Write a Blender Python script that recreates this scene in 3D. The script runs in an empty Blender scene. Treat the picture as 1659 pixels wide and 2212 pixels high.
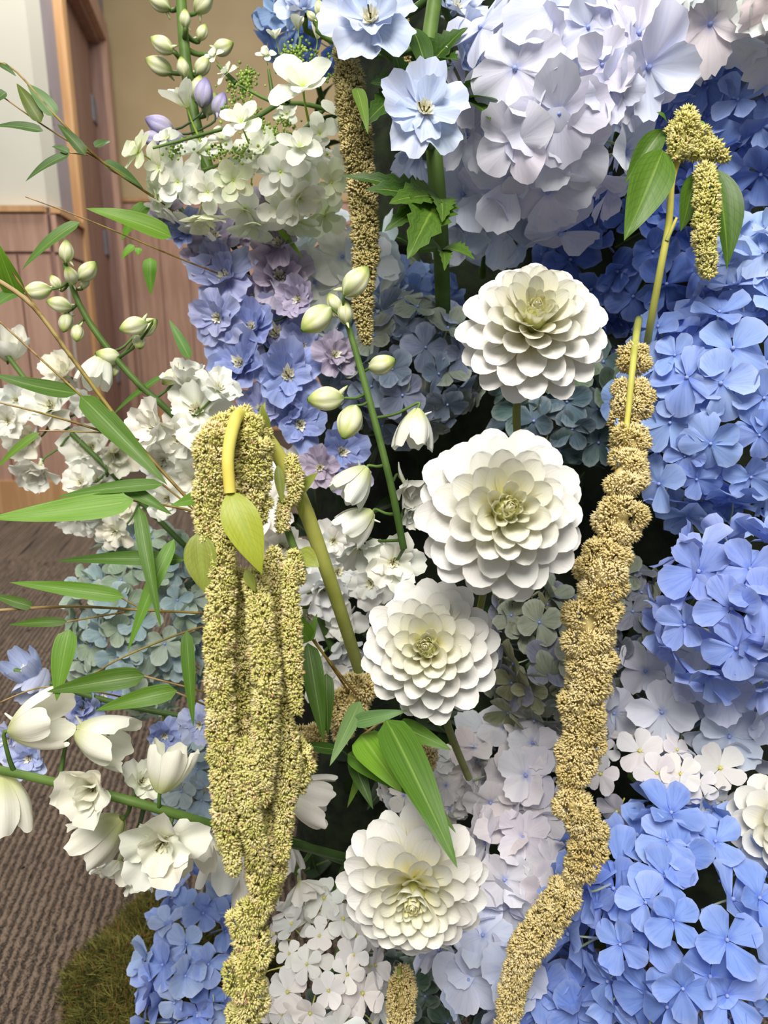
import bpy, math, random
import numpy as np
from mathutils import Matrix, Vector

# ------------------------------------------------------------------ camera, world, lights
scene = bpy.context.scene
PITCH = math.radians(15.0)
FPX = 1600.0
CAM = Vector((0.0, 0.0, 0.75))
RIGHT = Vector((1, 0, 0))
FWD = Vector((0, math.cos(PITCH), -math.sin(PITCH)))
UP = Vector((0, math.sin(PITCH), math.cos(PITCH)))

cam_data = bpy.data.cameras.new('camera')
cam = bpy.data.objects.new('camera', cam_data)
scene.collection.objects.link(cam)
cam.location = CAM
cam.rotation_euler = (math.pi / 2 - PITCH, 0, 0)
cam_data.sensor_fit = 'VERTICAL'
cam_data.sensor_height = 36.0
cam_data.lens = FPX / 2212 * 36.0
cam_data.clip_start = 0.02
cam_data.dof.use_dof = True
cam_data.dof.focus_distance = 0.54
cam_data.dof.aperture_fstop = 9.0
scene.camera = cam

def lin(r, g, b):
    f = lambda c: (c / 12.92) if c <= 0.04045 else ((c + 0.055) / 1.055) ** 2.4
    return (f(r / 255), f(g / 255), f(b / 255), 1.0)

world = bpy.data.worlds.new('room_light')
scene.world = world
world.use_nodes = True
bg = world.node_tree.nodes['Background']
bg.inputs[0].default_value = (0.93, 0.96, 1.0, 1)
bg.inputs[1].default_value = 0.34

def area(name, loc, target, size, energy, col):
    l = bpy.data.lights.new(name, 'AREA')
    l.shape = 'RECTANGLE'
    l.size, l.size_y = size
    l.energy = energy
    l.color = col
    o = bpy.data.objects.new(name, l)
    scene.collection.objects.link(o)
    o.location = loc
    o.rotation_euler = (Vector(target) - Vector(loc)).to_track_quat('-Z', 'Y').to_euler()
    return o
area('ceiling_panel_light', (-0.15, -0.75, 2.35), (0.15, 0.6, 0.7), (1.0, 1.0), 70, (1.0, 0.95, 0.88))
area('far_ceiling_light', (-0.9, 2.6, 2.75), (-0.9, 3.0, 0.0), (1.6, 1.2), 63, (1.0, 0.96, 0.90))

vs = scene.view_settings
vs.view_transform = 'Standard'
vs.look = 'None'
vs.gamma = 1.0
vs.use_curve_mapping = False
vs.exposure = 0.22

# ------------------------------------------------------------------ helpers
COL = scene.collection.objects
rng = np.random.default_rng(11)
R = random.Random(5)

def P(px, py, d):
    """point seen at a photo pixel, at depth d metres along the optical axis"""
    return CAM + d * (FWD + ((px - 829.5) / FPX) * RIGHT - ((py - 1106.0) / FPX) * UP)
def S(px, d):
    return px * d / FPX
def V(r, u, t):
    """direction: right, up, towards the viewer"""
    return (r * RIGHT + u * UP - t * FWD).normalized()

def mesh_from(name, verts, faces, mats, attrs=None, smooth=True, mat_idx=None):
    me = bpy.data.meshes.new(name)
    verts = np.asarray(verts, dtype=np.float32)
    if isinstance(faces, np.ndarray):
        n, k = faces.shape
        me.vertices.add(len(verts))
        me.vertices.foreach_set('co', verts.ravel())
        me.loops.add(n * k)
        me.loops.foreach_set('vertex_index', faces.astype(np.int32).ravel())
        me.polygons.add(n)
        me.polygons.foreach_set('loop_start', np.arange(0, n * k, k, dtype=np.int32))
        me.polygons.foreach_set('loop_total', np.full(n, k, dtype=np.int32))
        me.update(calc_edges=True)
    else:
        me.from_pydata([tuple(v) for v in verts], [], faces)
    for m in (mats if isinstance(mats, (list, tuple)) else [mats]):
        me.materials.append(m)
    if smooth:
        me.polygons.foreach_set('use_smooth', np.ones(len(me.polygons), dtype=bool))
    if mat_idx is not None:
        me.polygons.foreach_set('material_index', np.asarray(mat_idx, dtype=np.int32))
    for k, a in (attrs or {}).items():
        at = me.attributes.new(k, 'FLOAT', 'POINT')
        at.data.foreach_set('value', np.asarray(a, dtype=np.float32).ravel())
    me.validate()
    return me

def grid_faces(nu, nv, off=0, wrap=False):
    a = []
    for i in range(nu - 1):
        for j in range(nv if wrap else nv - 1):
            j2 = (j + 1) % nv
            a.append((off + i * nv + j, off + i * nv + j2, off + (i + 1) * nv + j2, off + (i + 1) * nv + j))
    return np.array(a)

def obj(name, me, parent=None, mat=None, color=None):
    o = bpy.data.objects.new(name, me)
    COL.link(o)
    if parent is not None:
        o.parent = parent
    if mat is not None:
        o.matrix_basis = mat
    if color is not None:
        o.color = color
    return o

def thing(name, label, cat, loc, group=None):
    o = bpy.data.objects.new(name, None)
    COL.link(o)
    o.empty_display_size = 0.02
    o.location = loc
    o['label'] = label
    o['category'] = cat
    if group:
        o['group'] = group
    return o

def basis(n, spin, loc, scale=1.0):
    n = Vector(n).normalized()
    ref = UP if abs(n.dot(UP)) < 0.95 else RIGHT
    x = ref.cross(n).normalized()
    y = n.cross(x)
    m = Matrix((x, y, n)).transposed().to_4x4()
    return Matrix.Translation(loc) @ m @ Matrix.Rotation(spin, 4, 'Z') @ Matrix.Scale(scale, 4)

def smooth_path(pts, n):
    pts = np.array([list(p) for p in pts], dtype=float)
    if len(pts) == 2:
        t = np.linspace(0, 1, n)[:, None]
        return pts[0] * (1 - t) + pts[1] * t
    q = np.vstack([2 * pts[0] - pts[1], pts, 2 * pts[-1] - pts[-2]])
    out = []
    for t in np.linspace(0, len(pts) - 1, n):
        i = min(int(t), len(pts) - 2)
        f = t - i
        p0, p1, p2, p3 = q[i], q[i + 1], q[i + 2], q[i + 3]
        out.append(0.5 * ((2 * p1) + (-p0 + p2) * f + (2 * p0 - 5 * p1 + 4 * p2 - p3) * f * f + (-p0 + 3 * p1 - 3 * p2 + p3) * f ** 3))
    return np.array(out)

def frames(path):
    t = np.gradient(path, axis=0)
    t /= np.linalg.norm(t, axis=1)[:, None] + 1e-12
    n = np.cross(t[0], [0.3, 0.2, 0.9])
    ns = []
    for k in range(len(path)):
        n = n - t[k] * np.dot(n, t[k])
        n /= np.linalg.norm(n) + 1e-12
        ns.append(n)
    ns = np.array(ns)
    return t, ns, np.cross(t, ns)

def tube_data(path, rad, sides=8):
    path = np.asarray(path)
    rad = np.interp(np.linspace(0, 1, len(path)), np.linspace(0, 1, len(rad)), rad) if len(rad) != len(path) else np.asarray(rad)
    t, n, b = frames(path)
    a = np.linspace(0, 2 * math.pi, sides, endpoint=False)
    ring = np.cos(a)[None, :, None] * n[:, None, :] + np.sin(a)[None, :, None] * b[:, None, :]
    v = path[:, None, :] + rad[:, None, None] * ring
    return v.reshape(-1, 3), grid_faces(len(path), sides, 0, True), np.repeat(np.linspace(0, 1, len(path)), sides)

class MB:
    """collects pieces of one mesh"""
    def __init__(self):
        self.v, self.f, self.a, self.b, self.m, self.n = [], [], [], [], [], 0
    def add(self, v, f, pu=0.0, pv=0.0, mi=0):
        v = np.asarray(v, dtype=float)
        self.v.append(v)
        self.f.append(np.asarray(f) + self.n)
        self.a.append(np.broadcast_to(pu, (len(v),)))
        self.b.append(np.broadcast_to(pv, (len(v),)))
        self.m.append(np.full(len(f), mi))
        self.n += len(v)
    def tube(self, pts, rad, n=14, sides=8, mi=0, pv=0.0):
        v, f, pu = tube_data(smooth_path(pts, n), rad, sides)
        self.add(v, f, pu, pv, mi)
    def mesh(self, name, mats, origin=(0, 0, 0), smooth=True):
        v = np.vstack(self.v) - np.array(origin)
        return mesh_from(name, v, np.vstack(self.f), mats, {'pu': np.concatenate(self.a), 'pv': np.concatenate(self.b)}, smooth, np.concatenate(self.m))

def sphere_data(r, c=(0, 0, 0), nu=6, nv=8, sz=1.0):
    th = np.linspace(0.02, math.pi - 0.02, nu)
    ph = np.linspace(0, 2 * math.pi, nv, endpoint=False)
    v = np.stack([np.sin(th)[:, None] * np.cos(ph), np.sin(th)[:, None] * np.sin(ph), np.cos(th)[:, None] * np.ones(nv) * sz], -1) * r + np.array(c)
    return v.reshape(-1, 3), grid_faces(nu, nv, 0, True)

# ------------------------------------------------------------------ materials
def nt(name):
    m = bpy.data.materials.new(name)
    m.use_nodes = True
    t = m.node_tree
    return m, t, t.nodes['Principled BSDF'], t.nodes['Material Output']
def node(t, kind, **kw):
    n = t.nodes.new(kind)
    for k, v in kw.items():
        setattr(n, k, v)
    return n
def mixrgb(t, fac, a, b, mode='MIX'):
    n = node(t, 'ShaderNodeMix', data_type='RGBA', blend_type=mode)
    for s, x in ((n.inputs[0], fac), (n.inputs[6], a), (n.inputs[7], b)):
        if isinstance(x, (int, float)):
            s.default_value = x
        elif isinstance(x, tuple):
            s.default_value = x
        else:
            t.links.new(x, s)
    return n.outputs[2]
def maprange(t, x, a, b, c, d):
    n = node(t, 'ShaderNodeMapRange')
    n.interpolation_type = 'SMOOTHSTEP'
    t.links.new(x, n.inputs[0])
    for i, val in enumerate((a, b, c, d)):
        n.inputs[i + 1].default_value = val
    return n.outputs[0]

def petal_mat(name, base=None, base_end=0.4, base_amt=0.6, edge=0.12, vein=0.25, transl=0.28, rough=0.6):
    """petal: colour from the object, a tint towards the petal's foot, fine veins; thin and translucent"""
    m, t, bs, out = nt(name)
    info = node(t, 'ShaderNodeObjectInfo')
    pu = node(t, 'ShaderNodeAttribute', attribute_name='pu').outputs['Fac']
    pv = node(t, 'ShaderNodeAttribute', attribute_name='pv').outputs['Fac']
    comb = node(t, 'ShaderNodeCombineXYZ')
    mv = node(t, 'ShaderNodeMath', operation='MULTIPLY'); t.links.new(pv, mv.inputs[0]); mv.inputs[1].default_value = 9
    mu = node(t, 'ShaderNodeMath', operation='MULTIPLY'); t.links.new(pu, mu.inputs[0]); mu.inputs[1].default_value = 1.6
    mr = node(t, 'ShaderNodeMath', operation='MULTIPLY'); t.links.new(info.outputs['Random'], mr.inputs[0]); mr.inputs[1].default_value = 37
    t.links.new(mv.outputs[0], comb.inputs[0]); t.links.new(mu.outputs[0], comb.inputs[1]); t.links.new(mr.outputs[0], comb.inputs[2])
    nz = node(t, 'ShaderNodeTexNoise'); nz.inputs['Scale'].default_value = 1.0; nz.inputs['Detail'].default_value = 3
    t.links.new(comb.outputs[0], nz.inputs['Vector'])
    v = maprange(t, nz.outputs[0], 0.45, 0.7, 0.0, vein)
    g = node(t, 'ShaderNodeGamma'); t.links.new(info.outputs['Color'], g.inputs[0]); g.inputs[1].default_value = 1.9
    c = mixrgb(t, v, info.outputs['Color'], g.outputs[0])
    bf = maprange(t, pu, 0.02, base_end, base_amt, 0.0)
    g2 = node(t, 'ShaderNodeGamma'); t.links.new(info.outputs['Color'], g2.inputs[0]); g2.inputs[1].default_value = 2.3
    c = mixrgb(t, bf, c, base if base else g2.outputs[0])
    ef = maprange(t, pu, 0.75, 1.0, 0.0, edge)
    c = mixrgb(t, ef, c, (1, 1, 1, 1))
    rv = maprange(t, info.outputs['Random'], 0.0, 1.0, -0.06, 0.06)
    hsv = node(t, 'ShaderNodeHueSaturation')
    ad = node(t, 'ShaderNodeMath', operation='ADD'); t.links.new(rv, ad.inputs[0]); ad.inputs[1].default_value = 1.0
    t.links.new(ad.outputs[0], hsv.inputs['Value']); t.links.new(c, hsv.inputs['Color'])
    c = hsv.outputs[0]
    t.links.new(c, bs.inputs['Base Color'])
    bs.inputs['Roughness'].default_value = rough
    bs.inputs['Specular IOR Level'].default_value = 0.25
    bp = node(t, 'ShaderNodeBump'); bp.inputs['Strength'].default_value = 0.35; bp.inputs['Distance'].default_value = 0.0006
    t.links.new(nz.outputs[0], bp.inputs['Height']); t.links.new(bp.outputs[0], bs.inputs['Normal'])
    tr = node(t, 'ShaderNodeBsdfTranslucent'); t.links.new(c, tr.inputs[0])
    mx = node(t, 'ShaderNodeMixShader'); mx.inputs[0].default_value = transl
    t.links.new(bs.outputs[0], mx.inputs[1]); t.links.new(tr.outputs[0], mx.inputs[2])
    t.links.new(mx.outputs[0], out.inputs[0])
    return m

def leaf_mat(name, rib=lin(150, 175, 70), transl=0.25, rough=0.42, vscale=14.0, side_veins=False):
    m, t, bs, out = nt(name)
    info = node(t, 'ShaderNodeObjectInfo')
    pu = node(t, 'ShaderNodeAttribute', attribute_name='pu').outputs['Fac']
    pv = node(t, 'ShaderNodeAttribute', attribute_name='pv').outputs['Fac']
    ab = node(t, 'ShaderNodeMath', operation='ABSOLUTE'); t.links.new(pv, ab.inputs[0])
    comb = node(t, 'ShaderNodeCombineXYZ')
    mv = node(t, 'ShaderNodeMath', operation='MULTIPLY'); t.links.new(pv, mv.inputs[0]); mv.inputs[1].default_value = vscale
    t.links.new(mv.outputs[0], comb.inputs[0]); t.links.new(pu, comb.inputs[1]); t.links.new(info.outputs['Random'], comb.inputs[2])
    nz = node(t, 'ShaderNodeTexNoise'); nz.inputs['Scale'].default_value = 1.5; nz.inputs['Detail'].default_value = 4
    t.links.new(comb.outputs[0], nz.inputs['Vector'])
    g = node(t, 'ShaderNodeGamma'); t.links.new(info.outputs['Color'], g.inputs[0]); g.inputs[1].default_value = 1.35
    c = mixrgb(t, maprange(t, nz.outputs[0], 0.35, 0.7, 0, 0.7), info.outputs['Color'], g.outputs[0])
    if side_veins:
        q1 = node(t, 'ShaderNodeMath', operation='MULTIPLY_ADD'); t.links.new(ab.outputs[0], q1.inputs[0]); q1.inputs[1].default_value = -14.0; q1.inputs[2].default_value = 0.0
        q2 = node(t, 'ShaderNodeMath', operation='MULTIPLY_ADD'); t.links.new(pu, q2.inputs[0]); q2.inputs[1].default_value = 62.0; t.links.new(q1.outputs[0], q2.inputs[2])
        q3 = node(t, 'ShaderNodeMath', operation='SINE'); t.links.new(q2.outputs[0], q3.inputs[0])
        c = mixrgb(t, maprange(t, q3.outputs[0], 0.72, 1.0, 0.0, 0.4), c, g.outputs[0])
    c = mixrgb(t, maprange(t, ab.outputs[0], 0.0, 0.09, 0.45, 0.0), c, rib)
    t.links.new(c, bs.inputs['Base Color'])
    bs.inputs['Roughness'].default_value = rough
    bs.inputs['Specular IOR Level'].default_value = 0.35
    bp = node(t, 'ShaderNodeBump'); bp.inputs['Strength'].default_value = 0.3; bp.inputs['Distance'].default_value = 0.0006
    t.links.new(nz.outputs[0], bp.inputs['Height']); t.links.new(bp.outputs[0], bs.inputs['Normal'])
    tr = node(t, 'ShaderNodeBsdfTranslucent'); t.links.new(c, tr.inputs[0])
    mx = node(t, 'ShaderNodeMixShader'); mx.inputs[0].default_value = transl
    t.links.new(bs.outputs[0], mx.inputs[1]); t.links.new(tr.outputs[0], mx.inputs[2])
    t.links.new(mx.outputs[0], out.inputs[0])
    return m

def ramp_mat(name, stops, rough=0.6, transl=0.0, noise=40.0, nstr=0.15):
    """colour from the mesh attribute pu (0..1) through a ramp"""
    m, t, bs, out = nt(name)
    pu = node(t, 'ShaderNodeAttribute', attribute_name='pu').outputs['Fac']
    cr = node(t, 'ShaderNodeValToRGB')
    el = cr.color_ramp.elements
    while len(el) < len(stops):
        el.new(0.5)
    for e, (p, c) in zip(el, stops):
        e.position = p; e.color = c
    t.links.new(pu, cr.inputs[0])
    tc = node(t, 'ShaderNodeTexCoord')
    nz = node(t, 'ShaderNodeTexNoise'); nz.inputs['Scale'].default_value = noise; nz.inputs['Detail'].default_value = 3
    t.links.new(tc.outputs['Object'], nz.inputs['Vector'])
    g = node(t, 'ShaderNodeGamma'); t.links.new(cr.outputs[0], g.inputs[0]); g.inputs[1].default_value = 1.7
    c = mixrgb(t, maprange(t, nz.outputs[0], 0.4, 0.7, 0, nstr * 3), cr.outputs[0], g.outputs[0])
    t.links.new(c, bs.inputs['Base Color'])
    bs.inputs['Roughness'].default_value = rough
    bs.inputs['Specular IOR Level'].default_value = 0.25
    if transl:
        tr = node(t, 'ShaderNodeBsdfTranslucent'); t.links.new(c, tr.inputs[0])
        mx = node(t, 'ShaderNodeMixShader'); mx.inputs[0].default_value = transl
        t.links.new(bs.outputs[0], mx.inputs[1]); t.links.new(tr.outputs[0], mx.inputs[2])
        t.links.new(mx.outputs[0], out.inputs[0])
    return m

def plain_mat(name, c1, c2, scale, rough=0.8, stretch=(1, 1, 1), bump=0.0, detail=4, lo=0.35, hi=0.65):
    m, t, bs, out = nt(name)
    tc = node(t, 'ShaderNodeTexCoord')
    mp = node(t, 'ShaderNodeMapping'); mp.inputs['Scale'].default_value = stretch
    t.links.new(tc.outputs['Object'], mp.inputs[0])
    nz = node(t, 'ShaderNodeTexNoise'); nz.inputs['Scale'].default_value = scale; nz.inputs['Detail'].default_value = detail
    t.links.new(mp.outputs[0], nz.inputs['Vector'])
    c = mixrgb(t, maprange(t, nz.outputs[0], lo, hi, 0, 1), c1, c2)
    t.links.new(c, bs.inputs['Base Color'])
    bs.inputs['Roughness'].default_value = rough
    bs.inputs['Specular IOR Level'].default_value = 0.3
    if bump:
        bp = node(t, 'ShaderNodeBump'); bp.inputs['Strength'].default_value = 0.5; bp.inputs['Distance'].default_value = bump
        t.links.new(nz.outputs[0], bp.inputs['Height']); t.links.new(bp.outputs[0], bs.inputs['Normal'])
    return m

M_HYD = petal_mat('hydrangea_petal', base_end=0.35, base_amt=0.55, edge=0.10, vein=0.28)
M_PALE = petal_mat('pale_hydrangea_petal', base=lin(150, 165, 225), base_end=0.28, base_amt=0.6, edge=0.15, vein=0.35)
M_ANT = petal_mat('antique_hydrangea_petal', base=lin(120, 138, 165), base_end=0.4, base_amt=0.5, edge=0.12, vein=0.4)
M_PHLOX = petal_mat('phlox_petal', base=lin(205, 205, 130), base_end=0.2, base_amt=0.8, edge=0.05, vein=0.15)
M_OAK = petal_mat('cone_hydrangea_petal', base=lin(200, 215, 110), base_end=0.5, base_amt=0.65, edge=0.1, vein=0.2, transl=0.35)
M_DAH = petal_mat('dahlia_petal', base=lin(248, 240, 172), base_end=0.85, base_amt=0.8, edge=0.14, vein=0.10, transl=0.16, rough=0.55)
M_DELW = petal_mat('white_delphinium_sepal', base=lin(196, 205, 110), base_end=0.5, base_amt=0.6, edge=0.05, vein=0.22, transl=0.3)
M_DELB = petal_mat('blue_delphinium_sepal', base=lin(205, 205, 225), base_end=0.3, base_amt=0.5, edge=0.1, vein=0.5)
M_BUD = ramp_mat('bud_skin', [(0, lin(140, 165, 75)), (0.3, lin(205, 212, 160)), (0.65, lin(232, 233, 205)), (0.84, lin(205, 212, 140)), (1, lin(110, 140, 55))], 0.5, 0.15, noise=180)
M_BUDP = ramp_mat('lilac_bud_skin', [(0, lin(120, 130, 90)), (0.25, lin(190, 185, 200)), (0.7, lin(185, 180, 215)), (1, lin(120, 110, 160))], 0.5, 0.15)
M_EYE = ramp_mat('flower_eye', [(0, lin(190, 190, 110)), (0.5, lin(238, 235, 205)), (1, lin(250, 248, 235))], 0.6, 0.2)
M_DARK = plain_mat('stamen_brown', lin(70, 60, 30), lin(120, 110, 60), 300)
M_STEM = ramp_mat('green_stem', [(0, lin(58, 84, 34)), (1, lin(98, 126, 58))], 0.5)
M_STEMO = ramp_mat('olive_stem', [(0, lin(92, 106, 48)), (1, lin(128, 134, 62))], 0.5)
M_STEMD = ramp_mat('dark_stem', [(0, lin(38, 60, 24)), (1, lin(60, 88, 40))], 0.5)
M_STEMY = ramp_mat('yellow_stem', [(0, lin(150, 160, 85)), (0.6, lin(196, 192, 95)), (1, lin(222, 208, 105))], 0.5)
M_STEMB = ramp_mat('bamboo_stem', [(0, lin(125, 95, 50)), (0.5, lin(140, 125, 60)), (1, lin(165, 140, 100))], 0.5, noise=90, nstr=0.3)
M_BEAD = ramp_mat('floret_eye', [(0, lin(150, 170, 110)), (0.6, lin(190, 200, 170)), (1, lin(150, 165, 215))], 0.5)
M_LEAF = leaf_mat('bamboo_leaf', rib=lin(150, 180, 90))
M_LEAFB = leaf_mat('broad_leaf', rib=lin(150, 175, 80), vscale=6.0, side_veins=True)
M_GRAIN = ramp_mat('amaranth_grain', [(0, lin(164, 172, 84)), (0.3, lin(206, 204, 116)), (0.6, lin(236, 228, 154)), (0.88, lin(248, 240, 190)), (1, lin(238, 196, 158))], 0.65, 0.25, noise=25, nstr=0.10)
M_GRAIND = ramp_mat('beige_amaranth_grain', [(0, lin(184, 170, 106)), (0.35, lin(224, 206, 140)), (0.7, lin(243, 228, 174)), (1, lin(250, 240, 204))], 0.65, 0.25, noise=25, nstr=0.10)
M_GRAINSH = ramp_mat('shaded_olive_grain', [(0, lin(120, 115, 66)), (0.35, lin(172, 162, 104)), (0.7, lin(206, 192, 134)), (1, lin(224, 210, 160))], 0.65, 0.2, noise=25, nstr=0.10)  # darker olive grain, shade on the thin hanging tassel put into its colour
M_GREENBUD = ramp_mat('green_bud', [(0, lin(95, 130, 45)), (1, lin(165, 190, 90))], 0.5)
M_HEART = ramp_mat('dahlia_heart', [(0, lin(150, 165, 75)), (.5, lin(196, 200, 120)), (1, lin(232, 228, 165))], 0.5)
M_CORE = plain_mat('dark_backing_core', lin(16, 22, 12), lin(32, 42, 22), 40, 0.9, bump=0.01)  # near black: deep shade between the flowers put into the backing's colour

# ------------------------------------------------------------------ the room
def at_y(px, py, Y):
    d = FWD + ((px - 829.5) / FPX) * RIGHT - ((py - 1106.0) / FPX) * UP
    return CAM + d * (Y / d.y)

M_WALLA = plain_mat('pale_plaster', lin(208, 206, 193), lin(202, 200, 187), 3, 0.9)
M_WALLB = plain_mat('lilac_plaster', lin(164, 154, 158), lin(158, 148, 152), 3, 0.9)
M_WALLT = plain_mat('tan_plaster', lin(196, 176, 138), lin(188, 168, 130), 3, 0.9)
M_WOOD = plain_mat('pink_beech', lin(194, 158, 138), lin(176, 140, 121), 3.0, 0.5, (14, 14, 1.2), detail=6)
M_WOOD2 = plain_mat('beech_edge', lin(206, 164, 118), lin(190, 146, 100), 3.0, 0.5, (14, 14, 1.2), detail=6)
M_WOODD = plain_mat('door_wood', lin(158, 126, 114), lin(138, 106, 96), 3.0, 0.5, (16, 16, 1.0), detail=6)
M_STEEL = plain_mat('hinge_steel', lin(135, 140, 148), lin(120, 126, 135), 30, 0.35)
M_SWITCH = plain_mat('switch_grey', lin(150, 142, 140), lin(140, 134, 132), 30, 0.5)

def box_mesh(name, lo, hi, m, origin=(0, 0, 0), bevel=0.0):
    (x0, y0, z0), (x1, y1, z1) = lo, hi
    v = [(x0, y0, z0), (x1, y0, z0), (x1, y1, z0), (x0, y1, z0), (x0, y0, z1), (x1, y0, z1), (x1, y1, z1), (x0, y1, z1)]
    f = [(0, 3, 2, 1), (4, 5, 6, 7), (0, 1, 5, 4), (1, 2, 6, 5), (2, 3, 7, 6), (3, 0, 4, 7)]
    return mesh_from(name, np.array(v) - np.array(origin), f, m, smooth=False)
def structure(name, me, parent=None, mat=None):
    o = obj(name, me, parent, mat)
    if parent is None:
        o['kind'] = 'structure'
    return o

YA = 2.8                                   # pale wall, facing us
XC = at_y(97, 400, YA).x                   # its corner
DY = math.radians(12.0)                    # the door wall recedes from that corner
WD = Vector((-math.sin(DY), math.cos(DY), 0))
WN = Vector((math.cos(DY), math.sin(DY), 0))   # faces the room
CORNER = Vector((XC, YA, 0))
YT = 4.95                                  # tan wall at the end
LT = (YT - YA) / WD.y
H = 2.9
wl = structure('wall_left', box_mesh('wall_left', (-2.6, YA, 0), (XC, YA + 0.12, H), M_WALLA))
TOPA = at_y(60, 447, YA).z
rm = Matrix.Translation(CORNER) @ Matrix.Rotation(DY, 4, 'Z')       # local y runs along the door wall, local x into the room
def dwall(name, lo, hi, m, parent=None):
    return structure(name, box_mesh(name, lo, hi, m), parent, rm)
def s_at(px):
    """distance along the door wall of the point seen at column px"""
    k = (px - 829.5) / FPX / math.cos(PITCH) * 1.0
    best = min(np.linspace(0, LT, 800), key=lambda s: abs(((CORNER + WD * s).x) / ((CORNER + WD * s).y * math.cos(PITCH) - (0.9 - 0.75) * math.sin(PITCH)) * FPX + 829.5 - px))
    return best
s0, s1 = s_at(182), s_at(262)
HD = 2.22
dwall('wall_back', (-0.1, 0.04, 0), (0, s0, H), M_WALLB)
dwall('wall_back_beyond', (-0.1, s1, 0), (0, LT + 0.3, H), M_WALLB)['kind'] = 'structure'
dwall('wall_back_above', (-0.1, s0, HD), (0, s1, H), M_WALLB)['kind'] = 'structure'
structure('wall_right', box_mesh('wall_right', (-2.2, YT, 0), (3.0, YT + 0.12, H), M_WALLT))
# door: frame, leaf, hinges
door = bpy.data.objects.new('door_1', None); COL.link(door); door['kind'] = 'structure'
door.matrix_basis = rm
def dpart(name, lo, hi, m, parent=door):
    return obj(name, box_mesh(name, lo, hi, m), parent)
dpart('casing', (0, s0 - 0.10, 0), (0.035, s0, HD + 0.11), M_WOOD2)
dpart('casing', (0, s1, 0), (0.035, s1 + 0.12, HD + 0.11), M_WOOD)
dpart('casing', (0, s0, HD), (0.035, s1, HD + 0.11), M_WOOD)
dpart('jamb', (-0.11, s0, 0), (0.0, s0 + 0.03, HD), M_WOODD)
dpart('jamb', (-0.11, s1 - 0.03, 0), (0.0, s1, HD), M_WOODD)
dpart('jamb', (-0.11, s0, HD - 0.03), (0.0, s1, HD), M_WOODD)
leaf_ = dpart('door_leaf', (-0.10, s0 + 0.035, 0.01), (-0.055, s1 - 0.035, HD - 0.035), M_WOODD)
sh = s0 + 0.03
for zz in (0.35, 1.08, 1.78):
    dpart('hinge', (-0.058, s1 - 0.14, zz), (-0.045, s1 - 0.03, zz + 0.13), M_STEEL)
    v, f = None, None
for zz in (0.30, 1.02, 1.72):
    dpart('hinge', (-0.056, s0 + 0.03, zz), (-0.03, s0 + 0.16, zz + 0.14), M_STEEL)
# wall switch
sw = bpy.data.objects.new('wall_switch', None); COL.link(sw)
sw['label'] = 'grey switch plate on the lilac wall beside the wooden door'; sw['category'] = 'switch'
ss = s_at(141)
sw.location = rm @ Vector((0, ss, at_y(140, 225, (CORNER + WD * ss).y).z))
sw.rotation_euler = (0, 0, DY)
obj('plate', box_mesh('plate', (0, -0.05, -0.06), (0.008, 0.05, 0.06), M_SWITCH), sw)
obj('rocker', box_mesh('rocker', (0.008, -0.02, -0.032), (0.014, 0.02, 0.032), M_STEEL), sw)

def wainscot(name, n, length, top, place, base_col=M_WOOD):
    """tongue-and-groove boards, cap rail and skirting along a wall; local x along the wall, local -y into the room"""
    root = bpy.data.objects.new(name, None); COL.link(root); root['kind'] = 'structure'
    root.matrix_basis = place
    w = length / n
    bm_ = box_mesh('board', (0.004, -0.02, 0.1), (w - 0.004, 0.0, top - 0.16), M_WOOD)
    for k in range(n):
        obj('board', bm_, root, Matrix.Translation((k * w, 0, 0)))
    obj('backing', box_mesh('backing', (0, -0.008, 0.0), (length, 0.0, top), M_WOODD), root)
    obj('top_rail', box_mesh('top_rail', (0, -0.024, top - 0.15), (length, 0, top - 0.025), M_WOOD), root)
    obj('cap', box_mesh('cap', (0, -0.04, top - 0.02), (length, 0, top), M_WOOD2), root)
    obj('skirting', box_mesh('skirting', (0, -0.03, 0.0), (length, 0, 0.13), M_WOOD2), root)
    return root
wainscot('trim_left', 12, 2.6 + XC, TOPA, Matrix.Translation((-2.6, YA, 0)))
wainscot('trim_back', 3, s0 - 0.1, TOPA, rm @ Matrix.Rotation(math.pi / 2, 4, 'Z'))
wainscot('trim_right', 24, 4.3, at_y(400, 430, YT).z, Matrix.Translation((-1.95, YT, 0)))

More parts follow.
